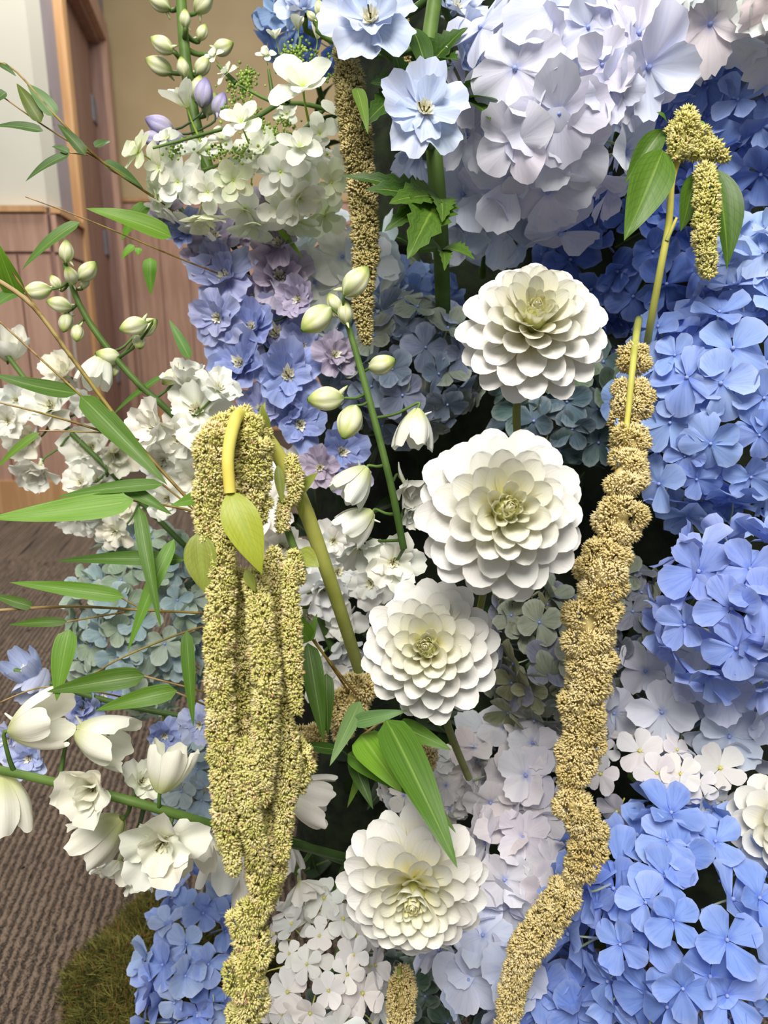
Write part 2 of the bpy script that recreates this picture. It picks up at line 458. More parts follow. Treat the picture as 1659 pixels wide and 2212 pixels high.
# ribbed carpet floor: real ribs near the flowers, flatter far away
def ribs():
    m, t, bs, out = nt('ribbed_carpet')
    tc = node(t, 'ShaderNodeTexCoord')
    hgt = node(t, 'ShaderNodeAttribute', attribute_name='pu').outputs['Fac']
    nz = node(t, 'ShaderNodeTexNoise'); nz.inputs['Scale'].default_value = 430; nz.inputs['Detail'].default_value = 3
    t.links.new(tc.outputs['Object'], nz.inputs['Vector'])
    n2 = node(t, 'ShaderNodeTexNoise'); n2.inputs['Scale'].default_value = 6; n2.inputs['Detail'].default_value = 3
    t.links.new(tc.outputs['Object'], n2.inputs['Vector'])
    ad = node(t, 'ShaderNodeMath', operation='MULTIPLY_ADD'); t.links.new(nz.outputs[0], ad.inputs[0]); ad.inputs[1].default_value = 2.4; ad.inputs[2].default_value = -1.2
    a2 = node(t, 'ShaderNodeMath', operation='ADD'); t.links.new(hgt, a2.inputs[0]); t.links.new(ad.outputs[0], a2.inputs[1])
    c = mixrgb(t, maprange(t, a2.outputs[0], -0.1, 1.15, 0, 1), lin(38, 30, 23), lin(124, 106, 90))
    c = mixrgb(t, maprange(t, n2.outputs[0], 0.4, 0.7, 0, 0.3), c, lin(78, 62, 54))
    t.links.new(c, bs.inputs['Base Color'])
    bs.inputs['Roughness'].default_value = 0.95
    bp = node(t, 'ShaderNodeBump'); bp.inputs['Distance'].default_value = 0.003; bp.inputs['Strength'].default_value = 0.8
    t.links.new(nz.outputs[0], bp.inputs['Height']); t.links.new(bp.outputs[0], bs.inputs['Normal'])
    return m
M_CARPET = ribs()
per = 0.0108
ang = math.radians(9)
xs = np.arange(-1.25, 0.55, per / 4)
ys = np.concatenate([np.arange(0.2, 0.45, 0.03), np.arange(0.45, 1.7, 0.0065), np.arange(1.7, 2.4, 0.02), np.arange(2.4, 3.4, 0.12)])
X, Y = np.meshgrid(xs, ys)
Z = 0.5 - 0.5 * np.cos(2 * math.pi * xs / per)[None, :] * np.ones_like(X)
jit = rng.normal(0, 0.0015, X.shape)
CX = X * math.cos(ang) - Y * math.sin(ang) + jit
CY = X * math.sin(ang) + Y * math.cos(ang)
v = np.stack([CX, CY, (Z - 1) * 0.0035], -1).reshape(-1, 3)
keep = grid_faces(len(ys), len(xs)) if False else None
i, j = np.meshgrid(np.arange(len(ys) - 1), np.arange(len(xs) - 1), indexing='ij')
q = (i * len(xs) + j).ravel()
f = np.stack([q, q + 1, q + 1 + len(xs), q + len(xs)], -1)
floor = structure('floor', mesh_from('floor', v, f, M_CARPET, {'pu': Z.ravel()}))
fl2 = structure('floor_far', mesh_from('floor_far', np.array([(-6, -3, -0.004), (6, -3, -0.004), (6, 7, -0.004), (-6, 7, -0.004)]), [(0, 1, 2, 3)], M_CARPET, {'pu': np.full(4, 0.5)}))

# ------------------------------------------------------------------ dark backing mound, added so the gaps between flowers look shaded
def mound():
    zs = np.linspace(0.0, 1.5, 30)
    ph = np.linspace(0, 2 * math.pi, 48, endpoint=False)
    v = []
    for z in zs:
        k = z / 1.5
        cx, cy = 0.26 + 0.02 * k, 1.12 + 0.03 * k
        rx, ry = 0.37 - 0.09 * k + .07 * (1 - k) ** 4, 0.24 - 0.04 * k + .19 * (1 - k) ** 4
        for p in ph:
            l = 1 + 0.06 * math.sin(5 * p + 9 * z) + 0.05 * math.sin(9 * p - 14 * z)
            v.append((cx + rx * l * math.cos(p), cy + ry * l * math.sin(p), z))
    f = [tuple(r) for r in grid_faces(30, 48, 0, True)]
    f.append(tuple(range(29 * 48, 30 * 48)))
    return np.array(v), f
root = thing('backing_mound', 'dark leafy backing mound added behind the flowers to darken the gaps', 'backing mound', (0.26, 1.12, 0))
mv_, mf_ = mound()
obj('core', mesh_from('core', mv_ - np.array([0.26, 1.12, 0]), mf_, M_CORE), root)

def leaf_data(base, tip, width, nrm, bend=0.0, fold=0.15, prof='bamboo', nu=12, nv=5, twist=0.0, serr=0.0, side=0.0):
    base, tip, nrm = np.array(base), np.array(tip), np.array(nrm)
    d = tip - base
    L = np.linalg.norm(d)
    d = d / L
    nrm = nrm - d * np.dot(nrm, d)
    nrm /= np.linalg.norm(nrm) + 1e-9
    sd = np.cross(d, nrm)
    u = np.linspace(0, 1, nu)
    if prof == 'bamboo':
        w = np.sin(math.pi * np.power(u, 0.52)) ** 0.8
        w[0] = 0.06
    elif prof == 'ovate':
        w = np.sin(math.pi * np.power(u, 0.72)) ** 0.95
        w[0] = 0.05
    else:
        w = np.sin(math.pi * np.power(u, 0.62)) ** 0.9
        w[0] = 0.12
    w = np.maximum(w, 0.0)
    w[-1] = 0.0
    if serr:
        w = w * (1 + serr * (np.arange(nu) % 2 * 2 - 1) * (u > 0.15))
    vv = np.linspace(-1, 1, nv)
    out = np.zeros((nu, nv, 3))
    for k in range(nu):
        c = base + d * L * u[k] + nrm * bend * L * 4 * u[k] * (1 - u[k]) + sd * side * L * 4 * u[k] * (1 - u[k])
        a = twist * (u[k] - 0.3)
        s2 = sd * math.cos(a) + nrm * math.sin(a)
        n2 = nrm * math.cos(a) - sd * math.sin(a)
        for j in range(nv):
            x = vv[j] * width * 0.5 * w[k]
            out[k, j] = c + s2 * x + n2 * abs(x) * fold * 1.6 + n2 * 0.02 * width * math.sin(9 * u[k] + 3 * vv[j])
    return out.reshape(-1, 3), grid_faces(nu, nv), np.repeat(u, nv), np.tile(vv, nu)

fill = MB()
for k in range(340):
    z = R.uniform(0.02, 1.42)
    p = math.radians(R.uniform(165, 350))
    kk = z / 1.5
    c = Vector((0.26 + (0.39 - 0.09 * kk + .07 * (1 - kk) ** 4) * math.cos(p), 1.12 + (0.25 - 0.04 * kk + .19 * (1 - kk) ** 4) * math.sin(p), z))
    n = Vector((math.cos(p), math.sin(p), 0.4))
    t_ = Vector((R.uniform(-1, 1), R.uniform(-0.8, 0.3), R.uniform(-1, 0.6))).normalized()
    L = R.uniform(0.04, 0.07)
    v, f, a, b = leaf_data(c - t_ * L * 0.5, c + t_ * L * 0.5 + n * 0.02, L * 0.5, n, 0.1, 0.2, 'ovate', 7, 3)
    fill.add(v, f, a, b)
fo = obj('foliage', fill.mesh('foliage', M_LEAFB, (0.26, 1.12, 0)), root, None, lin(38, 58, 26))  # added filler leaves, darkened to stand in for shade in the gaps
fo['kind'] = 'stuff'

# ------------------------------------------------------------------ petals and florets
def fan_petal(name, mat, A=55, p=0.35, frill=0.0, fk=9, cup=0.15, bend=0.0, ripple=0.0, rk=5, seed=0, nr=7, na=9, claw=0.0, notch=0.0):
    """a petal as a fan from its foot; length 1 along +Y, face +Z"""
    r_ = np.random.default_rng(seed)
    a = np.linspace(-1, 1, na)
    ar = a * math.radians(A)
    ph = r_.uniform(0, 6.28, 4)
    Rr = np.cos(a * math.pi / 2 * 0.985) ** p
    Rr = Rr * (1 + 0.04 * np.sin(2.3 * a * 2 + ph[0]))
    if frill:
        Rr = Rr * (1 + frill * np.sin(fk * a * 1.7 + ph[1]) * (0.5 + 0.5 * np.abs(np.cos(a))))
    if notch:
        Rr = Rr * (1 - notch * np.exp(-(a / 0.18) ** 2))
    r = np.linspace(0.0, 1, nr) ** 0.85
    x = r[:, None] * Rr[None, :] * np.sin(ar)[None, :]
    y = r[:, None] * Rr[None, :] * np.cos(ar)[None, :]
    if claw:
        x = x * (claw + (1 - claw) * np.clip(r / 0.45, 0, 1))[:, None]
    asym = r_.uniform(-0.12, 0.12)
    z = cup * x * x * 2.2 + bend * y * y + asym * x * y
    z = z + ripple * (r[:, None] ** 2) * np.sin(rk * a * 1.5 + ph[2])[None, :]
    v = np.stack([x, y, z], -1).reshape(-1, 3)
    return mesh_from(name, v, grid_faces(nr, na), mat, {'pu': np.repeat(r, na), 'pv': np.tile(a, nr)})

def floret_centre(name, mats, bead=0.06, stalk=1.0, pu=1.0):
    b = MB()
    v, f = sphere_data(bead, (0, 0, bead * 0.7), 6, 8)
    b.add(v, f, pu, 0)
    b.tube([(0, 0, 0), (0.04, 0.02, -0.35 * stalk), (0, 0, -stalk)], [0.035, 0.03, 0.045], 5, 5, 0)
    return b.mesh(name, mats)

STY = {}
def style(key, mat, variants, centre):
    STY[key] = ([fan_petal('petal', mat, seed=100 + i * 7 + len(STY) * 50, **kw) for i, kw in enumerate(variants)], centre)
CEN = floret_centre('floret', M_BEAD)
M_PEYE = ramp_mat('phlox_eye', [(0, lin(170, 185, 120)), (1, lin(206, 200, 110))], 0.5)
M_OEYE = ramp_mat('cone_floret_eye', [(0, lin(150, 180, 80)), (1, lin(170, 195, 70))], 0.5)
CENP = floret_centre('floret', M_PEYE, 0.075)
CENO = floret_centre('floret', M_OEYE, 0.06)
style('hyd', M_HYD, [dict(A=52, p=.4, cup=.3, bend=-.10, ripple=.04), dict(A=48, p=.45, cup=.15, bend=.18, ripple=.07), dict(A=54, p=.38, cup=-.15, bend=-.25, ripple=.06), dict(A=46, p=.48, cup=.6, bend=.05, ripple=.05), dict(A=50, p=.42, cup=.2, bend=-.42, ripple=.09), dict(A=47, p=.46, cup=.75, bend=.2, ripple=.06)], CEN)
style('pale', M_PALE, [dict(A=58, p=.3, frill=.04, fk=11, cup=.2, bend=-.12, ripple=.04, nr=7, na=17), dict(A=54, p=.33, frill=.045, fk=13, cup=.05, bend=.12, ripple=.05, nr=7, na=17), dict(A=60, p=.28, frill=.0, cup=-.12, bend=-.2, ripple=.05, na=13), dict(A=52, p=.36, frill=.035, fk=12, cup=.4, bend=.02, ripple=.04, na=17), dict(A=57, p=.3, frill=.045, fk=14, cup=.1, bend=-.34, ripple=.07, na=17)], CEN)
style('frill', M_PALE, [dict(A=60, p=.27, frill=.06, fk=15, cup=.1, bend=-.25, ripple=.07, nr=7, na=25), dict(A=56, p=.3, frill=.07, fk=17, cup=.2, bend=-.1, ripple=.08, nr=7, na=25), dict(A=58, p=.28, frill=.05, fk=16, cup=-.1, bend=-.35, ripple=.06, nr=7, na=25)], CEN)
style('ant', M_ANT, [dict(A=50, p=.42, cup=.35, bend=.1, ripple=.03), dict(A=54, p=.38, cup=.2, bend=-.15, ripple=.04), dict(A=48, p=.45, cup=.5, bend=.2, ripple=.03), dict(A=52, p=.4, cup=0, bend=-.3, ripple=.05)], CEN)
style('phlox', M_PHLOX, [dict(A=42, p=.36, cup=.1, bend=-.1, ripple=.02, claw=.6), dict(A=40, p=.38, cup=-.1, bend=-.25, ripple=.03, claw=.6), dict(A=44, p=.34, cup=.15, bend=-.05, ripple=.03, claw=.6, notch=.05, na=11)], CENP)
style('oak', M_OAK, [dict(A=46, p=.45, cup=.4, bend=.15, ripple=.02), dict(A=42, p=.5, cup=.25, bend=-.1, ripple=.03), dict(A=50, p=.4, cup=.3, bend=-.25, ripple=.03)], CENO)

def jitter_col(c, amt=0.05):
    k = 1 + R.uniform(-amt, amt)
    return (min(c[0] * k * (1 + R.uniform(-amt, amt)), 1), min(c[1] * k, 1), min(c[2] * k * (1 + R.uniform(-amt, amt) * .5), 1), 1)

def floret(root, sty, loc, n, spin, radius, col, npet=4, tilt=12, inner=0, tj=13):
    """one floret: centre bead and stalk, with its petals as children"""
    pets, cen = STY[sty]
    fl = obj('floret', cen, root, basis(n, spin, loc - root.location, radius), col)
    for k in range(npet):
        a = 2 * math.pi * k / npet + R.uniform(-.12, .12)
        t_ = math.radians(tilt + R.uniform(-tj, tj))
        s = R.uniform(.88, 1.08)
        m = Matrix.Rotation(a, 4, 'Z') @ Matrix.Translation((0, 0.02, 0.01 * (k % 2))) @ Matrix.Rotation(t_, 4, 'X') @ Matrix.Scale(s, 4)
        obj('petal', R.choice(pets), fl, m, jitter_col(col, .03))
    for k in range(inner):
        a = 2 * math.pi * (k + .5) / inner
        m = Matrix.Rotation(a, 4, 'Z') @ Matrix.Translation((0, 0.01, 0.05)) @ Matrix.Rotation(math.radians(tilt + 22 + R.uniform(-6, 6)), 4, 'X') @ Matrix.Scale(.62, 4)
        obj('petal', R.choice(pets), fl, m, jitter_col(col, .03))
    return fl

def head(kind, label, cat, c, rp, dia, cols, sty, npet=4, tilt=12, fixed=(), spacing=.60, group=None, inner_layer=.55, inner=0, rz=None, wob=.5, cover=-.25, seed=None):
    """a flower head: florets over an ellipsoid seen at pixel c=(px,py,depth), radii in pixels"""
    if seed is not None:
        R.seed(seed)
    px, py, d = c
    C0 = P(px, py, d)
    rx, ry = S(rp[0], d), S(rp[1], d)
    rz = rz or 0.75 * (rx + ry) / 2
    root = thing(kind, label, cat, C0, group)
    view = (CAM - C0).normalized()
    ax = RIGHT
    zt = view
    ax = (ax - zt * ax.dot(zt)).normalized()
    uy = zt.cross(ax)
    fr = S(dia, d) / 2
    placed = []
    for fx in fixed:
        fpx, fpy, fd = fx[:3]
        npt = fx[3] if len(fx) > 3 and fx[3] else npet
        sp = math.radians(fx[4]) if len(fx) > 4 else R.uniform(0, 6.28)
        tl = fx[5] if len(fx) > 5 else (0, 0)
        qx, qy = S(fpx - px, d) / rx, S(fpy - py, d) / -ry
        rr = math.hypot(qx, qy)
        qz = math.sqrt(max(0, 1 - min(rr, .98) ** 2))
        loc = C0 + ax * qx * rx + uy * qy * ry + zt * (qz * rz * 1.03)
        loc = P(fpx, fpy, (loc - CAM).dot(FWD))
        n = ax * (qx * .45 + tl[0]) + uy * (qy * .45 + tl[1]) + zt * (qz + .25)
        dd = (loc - CAM).dot(FWD)
        floret(root, sty, loc, n, sp, S(fd, dd) / 2, jitter_col(R.choice(cols), .02), npt, tilt, inner)
        placed.append((loc, S(fd, dd) / 2))
    for layer, (rad, dens) in enumerate(((1.0, 1.0), (.78, inner_layer))):
        if dens <= 0:
            continue
        area_ = 4 * math.pi * ((rx * ry) ** 1.6 / 3 + (rx * rz) ** 1.6 / 3 + (ry * rz) ** 1.6 / 3) ** (1 / 1.6)
        N = max(8, int(area_ * rad * rad / ((2 * fr * spacing) ** 2 * .866) * dens))
        off = R.uniform(0, 6.28)
        for k in range(N):
            z = 1 - 2 * (k + .5) / N
            th = k * 2.399963 + off
            s = math.sqrt(1 - z * z)
            q = Vector((s * math.cos(th), z, s * math.sin(th)))
            if q.z < cover + R.uniform(-.1, .1):
                continue
            q += Vector((R.uniform(-1, 1), R.uniform(-1, 1), R.uniform(-1, 1))) * .09
            k2 = rad * R.uniform(.93, 1.06)
            loc = C0 + (ax * q.x * rx + uy * q.y * ry + zt * q.z * rz) * k2
            if any((loc - pl).length < .62 * (pr + fr * .35) for pl, pr in placed) and layer == 0:
                continue
            n = ax * q.x / rx + uy * q.y / ry + zt * q.z / rz
            n = n.normalized() + Vector((R.uniform(-1, 1), R.uniform(-1, 1), R.uniform(-1, 1))) * wob + zt * .15
            floret(root, sty, loc, n, R.uniform(0, 6.28), fr * R.uniform(.82, 1.1), jitter_col(R.choice(cols), .04), npet if R.random() < .9 else npet + 1, tilt + R.uniform(-14, 20), inner)
    b = MB()
    b.tube([C0, C0 - view * rz * 1.2 + Vector((0, 0, -.02)), C0 - view * rz * 1.2 + Vector((0.01, 0.09, -.06))], [.004, .0035, .004], 8, 8)
    obj('stem', b.mesh('stem', M_STEM, C0), root)
    return root

HY = 'hydrangea'
head(HY, 'large pale lavender hydrangea with broad toothed petals at top centre', HY, (1190, 225, .62), (205, 245), 195, [lin(224, 226, 242), lin(219, 223, 243), lin(229, 228, 241)], 'pale', fixed=[
    (1207, 245, 225, 4, 12), (1113, 148, 200, 4, 20), (1103, 388, 225, 4, 45, (-.1, -.2)), (1183, 412, 205, 4, 10, (.1, -.25)), (1192, 15, 235, 4, 40), (1300, 140, 150), (1228, 325, 190, 4, 60, (.2, -.3)),
    (1010, 290, 170, 4, 30, (-.5, 0)), (1320, 195, 150, 4, 15, (.5, 0)), (1040, 60, 180, 4, 10, (-.4, .2)), (1270, 60, 150), (1360, 215, 130, 4, 50, (.5, 0))], seed=1)
head(HY, 'ice blue hydrangea tucked under the large lavender one beside the tall stem', HY, (1050, 450, .70), (105, 95), 165, [lin(208, 219, 238), lin(217, 225, 240)], 'pale', fixed=[(1090, 495, 190, 4, 0), (1000, 420, 170, 4, 30), (1000, 500, 150)], seed=2)
head(HY, 'powder blue hydrangea between the lavender one and the white frilled one', HY, (1380, 110, .70), (130, 135), 165, [lin(190, 205, 234), lin(203, 213, 237)], 'pale', seed=3)
head(HY, 'white hydrangea with strongly frilled petals in the top corner', HY, (1590, 5, .60), (160, 105), 205, [lin(236, 238, 234), lin(228, 232, 232), lin(236, 228, 232)], 'frill', seed=4, tilt=5)
head(HY, 'mid blue hydrangea behind the green tasselled stem near the top edge', HY, (1605, 265, .68), (165, 170), 125, [lin(140, 166, 226), lin(154, 178, 232), lin(128, 154, 221)], 'hyd', seed=5)
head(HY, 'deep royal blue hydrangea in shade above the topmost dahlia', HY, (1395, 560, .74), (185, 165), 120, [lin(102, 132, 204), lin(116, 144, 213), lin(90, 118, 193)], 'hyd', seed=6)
head(HY, 'sky blue hydrangea at the edge under the drooping green tassel', HY, (1640, 590, .63), (95, 100), 125, [lin(172, 195, 236), lin(184, 203, 240)], 'hyd', seed=7)
head(HY, 'big loose cornflower blue hydrangea with flat open florets', HY, (1545, 885, .65), (185, 235), 140, [lin(154, 181, 234), lin(145, 171, 231), lin(164, 189, 238)], 'hyd', tilt=4, fixed=[
    (1448, 913, 135, 5, 0), (1535, 958, 135, 5, 15), (1583, 753, 175, 4, 40), (1458, 768, 115, 4, 45), (1418, 790, 110, 4, 10), (1557, 828, 165, 4, 5), (1622, 1030, 120, 5, 0), (1505, 1035, 105, 5, 20), (1650, 860, 130), (1460, 860, 90), (1480, 985, 100), (1640, 940, 110)], seed=8)
head(HY, 'full periwinkle blue hydrangea beside the pale bluish white one', HY, (1600, 1320, .58), (180, 165), 155, [lin(152, 174, 235), lin(142, 164, 229), lin(166, 186, 239)], 'hyd', fixed=[(1580, 1315, 160, 4, 20), (1510, 1235, 170, 4, 40), (1620, 1230, 150), (1640, 1290, 150), (1480, 1350, 140), (1590, 1400, 150)], seed=9)
head(HY, 'bluish white hydrangea below the periwinkle one and above white phlox', HY, (1500, 1510, .67), (200, 120), 150, [lin(212, 221, 239), lin(200, 212, 237), lin(222, 225, 239)], 'pale', fixed=[(1430, 1538, 150, 4, 0), (1328, 1540, 130), (1575, 1590, 150, 4, 45), (1395, 1450, 130), (1500, 1470, 120)], seed=10)
head(HY, 'vivid blue hydrangea with large florets in the bottom corner', HY, (1475, 1990, .57), (225, 235), 155, [lin(143, 171, 234), lin(135, 164, 229), lin(156, 181, 238)], 'hyd', fixed=[
    (1340, 1868, 175, 3, 10), (1438, 1893, 150, 4, 25), (1378, 1805, 170, 4, 30), (1545, 1818, 140, 4, 30), (1455, 1988, 130, 4, 45), (1570, 2030, 160, 4, 30), (1475, 2135, 140, 4, 0), (1288, 1955, 110, 4, 40), (1395, 1950, 130, 4, 0), (1640, 1940, 150), (1570, 2150, 150), (1340, 2040, 120)], seed=11)
head(HY, 'darker blue hydrangea at the bottom beside the tassel rope', HY, (1215, 2150, .60), (125, 95), 150, [lin(127, 156, 221), lin(139, 165, 226)], 'hyd', fixed=[(1170, 2130, 150, 4, 20), (1290, 2130, 150, 4, 40)], seed=12)
head(HY, 'white hydrangea with a blush tint beneath the third dahlia', HY, (1115, 1650, .68), (115, 100), 125, [lin(236, 233, 236), lin(229, 229, 236)], 'pale', fixed=[(1135, 1675, 140, 4, 45), (1150, 1605, 120, 4, 10)], seed=13)
head(HY, 'blush white hydrangea between the lowest dahlia and the tassel rope', HY, (1130, 1850, .65), (105, 125), 125, [lin(235, 231, 234), lin(227, 225, 234)], 'pale', fixed=[(1175, 1770, 110), (1090, 1900, 130), (1190, 1870, 110)], seed=14)
head(HY, 'small creamy white hydrangea behind the broad bamboo leaves', HY, (940, 1690, .70), (110, 65), 85, [lin(237, 236, 230), lin(230, 230, 232)], 'pale', seed=15)
head(HY, 'pale lavender hydrangea tucked under the lowest dahlia', HY, (1050, 2060, .63), (120, 110), 155, [lin(216, 222, 241), lin(206, 214, 238)], 'pale', seed=16)
head(HY, 'blue hydrangea with cupped florets standing above the moss', HY, (430, 2075, .74), (105, 165), 100, [lin(156, 178, 231), lin(142, 166, 225), lin(169, 189, 227)], 'hyd', tilt=24, seed=17)
head(HY, 'sage green antique hydrangea behind the bamboo stems on the carpet side', HY, (310, 1340, .80), (140, 185), 82, [lin(172, 188, 172), lin(158, 178, 154), lin(160, 182, 186)], 'ant', tilt=16, seed=18)
head(HY, 'dusky blue green hydrangea beside the topmost dahlia', HY, (880, 790, .74), (160, 135), 105, [lin(142, 152, 176), lin(144, 156, 142), lin(130, 144, 164)], 'ant', seed=19)
head(HY, 'dark teal hydrangea between the two upper dahlias', HY, (1215, 890, .74), (130, 110), 110, [lin(96, 120, 116), lin(94, 114, 126), lin(104, 124, 100)], 'ant', seed=20)
head(HY, 'olive grey antique hydrangea right beside the third dahlia', HY, (1165, 1410, .68), (110, 150), 105, [lin(150, 156, 138), lin(138, 142, 160), lin(156, 160, 128)], 'ant', fixed=[(1165, 1345, 110, 4, 20), (1105, 1330, 90, 4, 45)], seed=21)
head(HY, 'olive green antique hydrangea on the far side of the tassel rope', HY, (1350, 1360, .72), (75, 150), 95, [lin(140, 148, 128), lin(132, 138, 148)], 'ant', seed=22)
head(HY, 'small blue hydrangea peeking out at the foot of the tall stem', HY, (890, 650, .80), (75, 65), 95, [lin(135, 163, 218), lin(147, 171, 218)], 'hyd', seed=23)
head(HY, 'cream and ice blue hydrangea behind the thin hanging tassel', HY, (735, 600, .78), (110, 120), 150, [lin(224, 233, 235), lin(218, 228, 238), lin(235, 236, 224)], 'pale', fixed=[(680, 610, 150, 4, 20), (740, 555, 140)], seed=24)
head(HY, 'grey blue hydrangea under the white delphinium at the lower side', HY, (425, 1690, .78), (85, 105), 80, [lin(170, 190, 206), lin(176, 192, 196)], 'ant', seed=25)
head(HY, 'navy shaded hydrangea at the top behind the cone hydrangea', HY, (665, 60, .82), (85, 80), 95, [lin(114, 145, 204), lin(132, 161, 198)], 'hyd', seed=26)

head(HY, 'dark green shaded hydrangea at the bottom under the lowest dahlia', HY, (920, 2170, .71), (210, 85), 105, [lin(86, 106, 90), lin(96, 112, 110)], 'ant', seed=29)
head('phlox', 'white phlox cluster with green eyes above the vivid blue hydrangea', 'phlox', (1420, 1680, .64), (165, 90), 100, [lin(230, 228, 225), lin(224, 223, 226)], 'phlox', npet=5, fixed=[
    (1382, 1623, 105, 5, 0), (1470, 1672, 95, 5, 20), (1462, 1620, 75, 5, 0, (.5, 0)), (1333, 1752, 95, 5, 0), (1455, 1735, 85, 5, 0, (.2, -.6)), (1298, 1672, 90, 5, 0), (1305, 1625, 70), (1510, 1690, 85), (1560, 1730, 90)], seed=27, spacing=.95, inner_layer=0, cover=.1)
head('phlox', 'white phlox cluster with yellow eyes left of the lowest dahlia', 'phlox', (705, 2090, .64), (125, 150), 92, [lin(242, 240, 236), lin(234, 233, 232)], 'phlox', npet=5, fixed=[(690, 2022, 75, 5, 0), (663, 2083, 75, 5, 20), (710, 2140, 80, 5, 0), (750, 2105, 80, 5, 40), (625, 2060, 60)], seed=28, spacing=.7, inner_layer=.5)

# ------------------------------------------------------------------ dahlias
def strip_petal(name, mat, W, cup, bend, roll=0.0, nu=9, nv=7, seed=0, tip=.5):
    u = (1 - np.cos(np.linspace(0, math.pi, nu))) / 2
    w = W * np.clip(np.power(u, .9) * 1.5, .25, 1.0) * np.clip(1 - np.clip((u - tip) / (1 - tip), 0, 1) ** 2.3, 0, 1) ** .5
    w[0] = W * .25
    v = np.linspace(-1, 1, nv)
    out = np.zeros((nu, nv, 3))
    for i in range(nu):
        amax = (cup + roll * (1 - u[i])) * (1 - .62 * u[i] ** 3) + 1e-6
        ang = v * amax
        rr = w[i] / amax
        out[i, :, 0] = rr * np.sin(ang)
        out[i, :, 1] = u[i]
        out[i, :, 2] = rr * (1 - np.cos(ang)) + bend * u[i] ** 2 
    return mesh_from(name, out.reshape(-1, 3), grid_faces(nu, nv), mat, {'pu': np.repeat(u, nv), 'pv': np.tile(v, nu)})
DP_OUT = [strip_petal('petal', M_DAH, .36, .70, -.20, .5, seed=i, tip=.60 + .06 * i, nu=12) for i in range(3)]
DP_MID = [strip_petal('petal', M_DAH, .36, 1.05, -.06, .5, tip=.60 + .06 * i, nu=12) for i in range(3)]
DP_IN = [strip_petal('petal', M_DAH, .34, 2.1, .10, .6, tip=.66 + .06 * i, nu=11, nv=9) for i in range(3)]

def dahlia(label, c, rpx, axis, spin, N=120, col=lin(226, 226, 221), stem=None, wide=1.0, sq=1.0, centre_k=1.0):
    px, py, d = c
    C0 = P(px, py, d)
    rad = S(rpx, d)
    root = thing('dahlia', label, 'dahlia', C0)
    n = V(*axis)
    M = basis(n, spin, Vector((0, 0, 0)))
    # heart of the bloom
    b = MB()
    for k in range(16):
        a = k * 2.4; r = .055 * math.sqrt(k / 16)
        v, f = sphere_data(.017, (r * math.cos(a), r * math.sin(a), .40 - 1.2 * r), 5, 6, 1.7)
        b.add(v * rad, f, r / .055 * .7)
    v, f = sphere_data(.16, (0, 0, .12), 8, 12, 1.6)
    b.add(v * rad, f, .6)
    obj('heart', b.mesh('heart', M_HEART), root, M)
    for k in range(N):
        t_ = ((k + .5) / N)
        phi = k * 2.399963 + R.uniform(-.12, .12)
        rt = rad * (.07 + .93 * min(1, t_ / .86) ** .72 - .08 * max(0, t_ - .86) / .14) * R.uniform(.96, 1.04)
        ht = rad * (.42 + .12 * math.sin(math.pi * min(t_ * 2.0, 1)) - .70 * t_ ** 2.0) + rad * R.uniform(-.045, .045)
        rb = rad * .04 + rad * .06 * t_
        hb = rad * (-.02 - .26 * t_)
        tip = Vector((rt * math.cos(phi), rt * math.sin(phi), ht))
        base = Vector((rb * math.cos(phi), rb * math.sin(phi), hb))
        dv = tip - base
        L = dv.length
        y = dv.normalized()
        axial = Vector((0, 0, 1))
        z = (axial - y * axial.dot(y))
        inward = -Vector((math.cos(phi), math.sin(phi), 0))
        z = (z * 1.0 + (inward - y * inward.dot(y)) * .6).normalized()
        x = y.cross(z)
        pm = Matrix((x, y, z)).transposed().to_4x4()
        pool = DP_IN if t_ < .16 else (DP_MID if t_ < .5 else DP_OUT)
        W_abs = rad * ((.24 + 1.3 * t_) if t_ < .16 else (.42 + .26 * min(t_, .7))) * wide * R.uniform(.92, 1.08)
        # keep petals plump in the middle, not needle thin
        m = M @ Matrix.Translation(base) @ pm @ Matrix.Rotation(R.uniform(-.14, .14), 4, 'Y') @ Matrix.Diagonal((W_abs, L, W_abs, 1))
        obj('petal', R.choice(pool), root, m, jitter_col(tuple(x * y for x, y in zip(col, (1, .99 - .0 * t_, .80 + .19 * min(1, t_ * 1.7), 1))), .012))
    for k in range(16):
        # tightly furled petals around the heart
        a = k * 2.399963 + .7
        r0 = rad * (.055 + .085 * k / 16)
        d_ = Vector((math.cos(a), math.sin(a), 0))
        y = (Vector((0, 0, 1)) + d_ * (-.25 + .35 * k / 16)).normalized()
        z = -(d_ - y * d_.dot(y)).normalized()
        x = y.cross(z)
        L = rad * R.uniform(.15, .20)
        m = M @ Matrix.Translation(d_ * r0 + Vector((0, 0, rad * (.30 - .02 * k / 16)))) @ Matrix((x, y, z)).transposed().to_4x4() @ Matrix.Diagonal((rad * .17, L, rad * .17, 1))
        obj('petal', R.choice(DP_IN), root, m, jitter_col(lin(230, 226, 180), .02))
    for k in range(7):
        a = k * .9
        v, f, pa, pb = leaf_data((0, 0, -.08 * rad), (.45 * rad * math.cos(a), .45 * rad * math.sin(a), -.2 * rad), .3 * rad, (0, 0, -1), .1, .1, 'ovate', 7, 3)
        obj('sepal', mesh_from('sepal', v, v_f(f), M_LEAFB, {'pu': pa, 'pv': pb}), root, M, lin(90, 120, 50))
    b = MB()
    back = C0 - n * rad * .12
    pts = [back] + ([P(*s) for s in stem] if stem else [back + Vector((.005, .06, -.04)), back + Vector((.01, .16, -.14))])
    b.tube(pts, [.0036, .003, .003], 12, 8)
    obj('stem', b.mesh('stem', M_STEMO, C0), root)
    return root
def v_f(f):
    return f
R.seed(77)
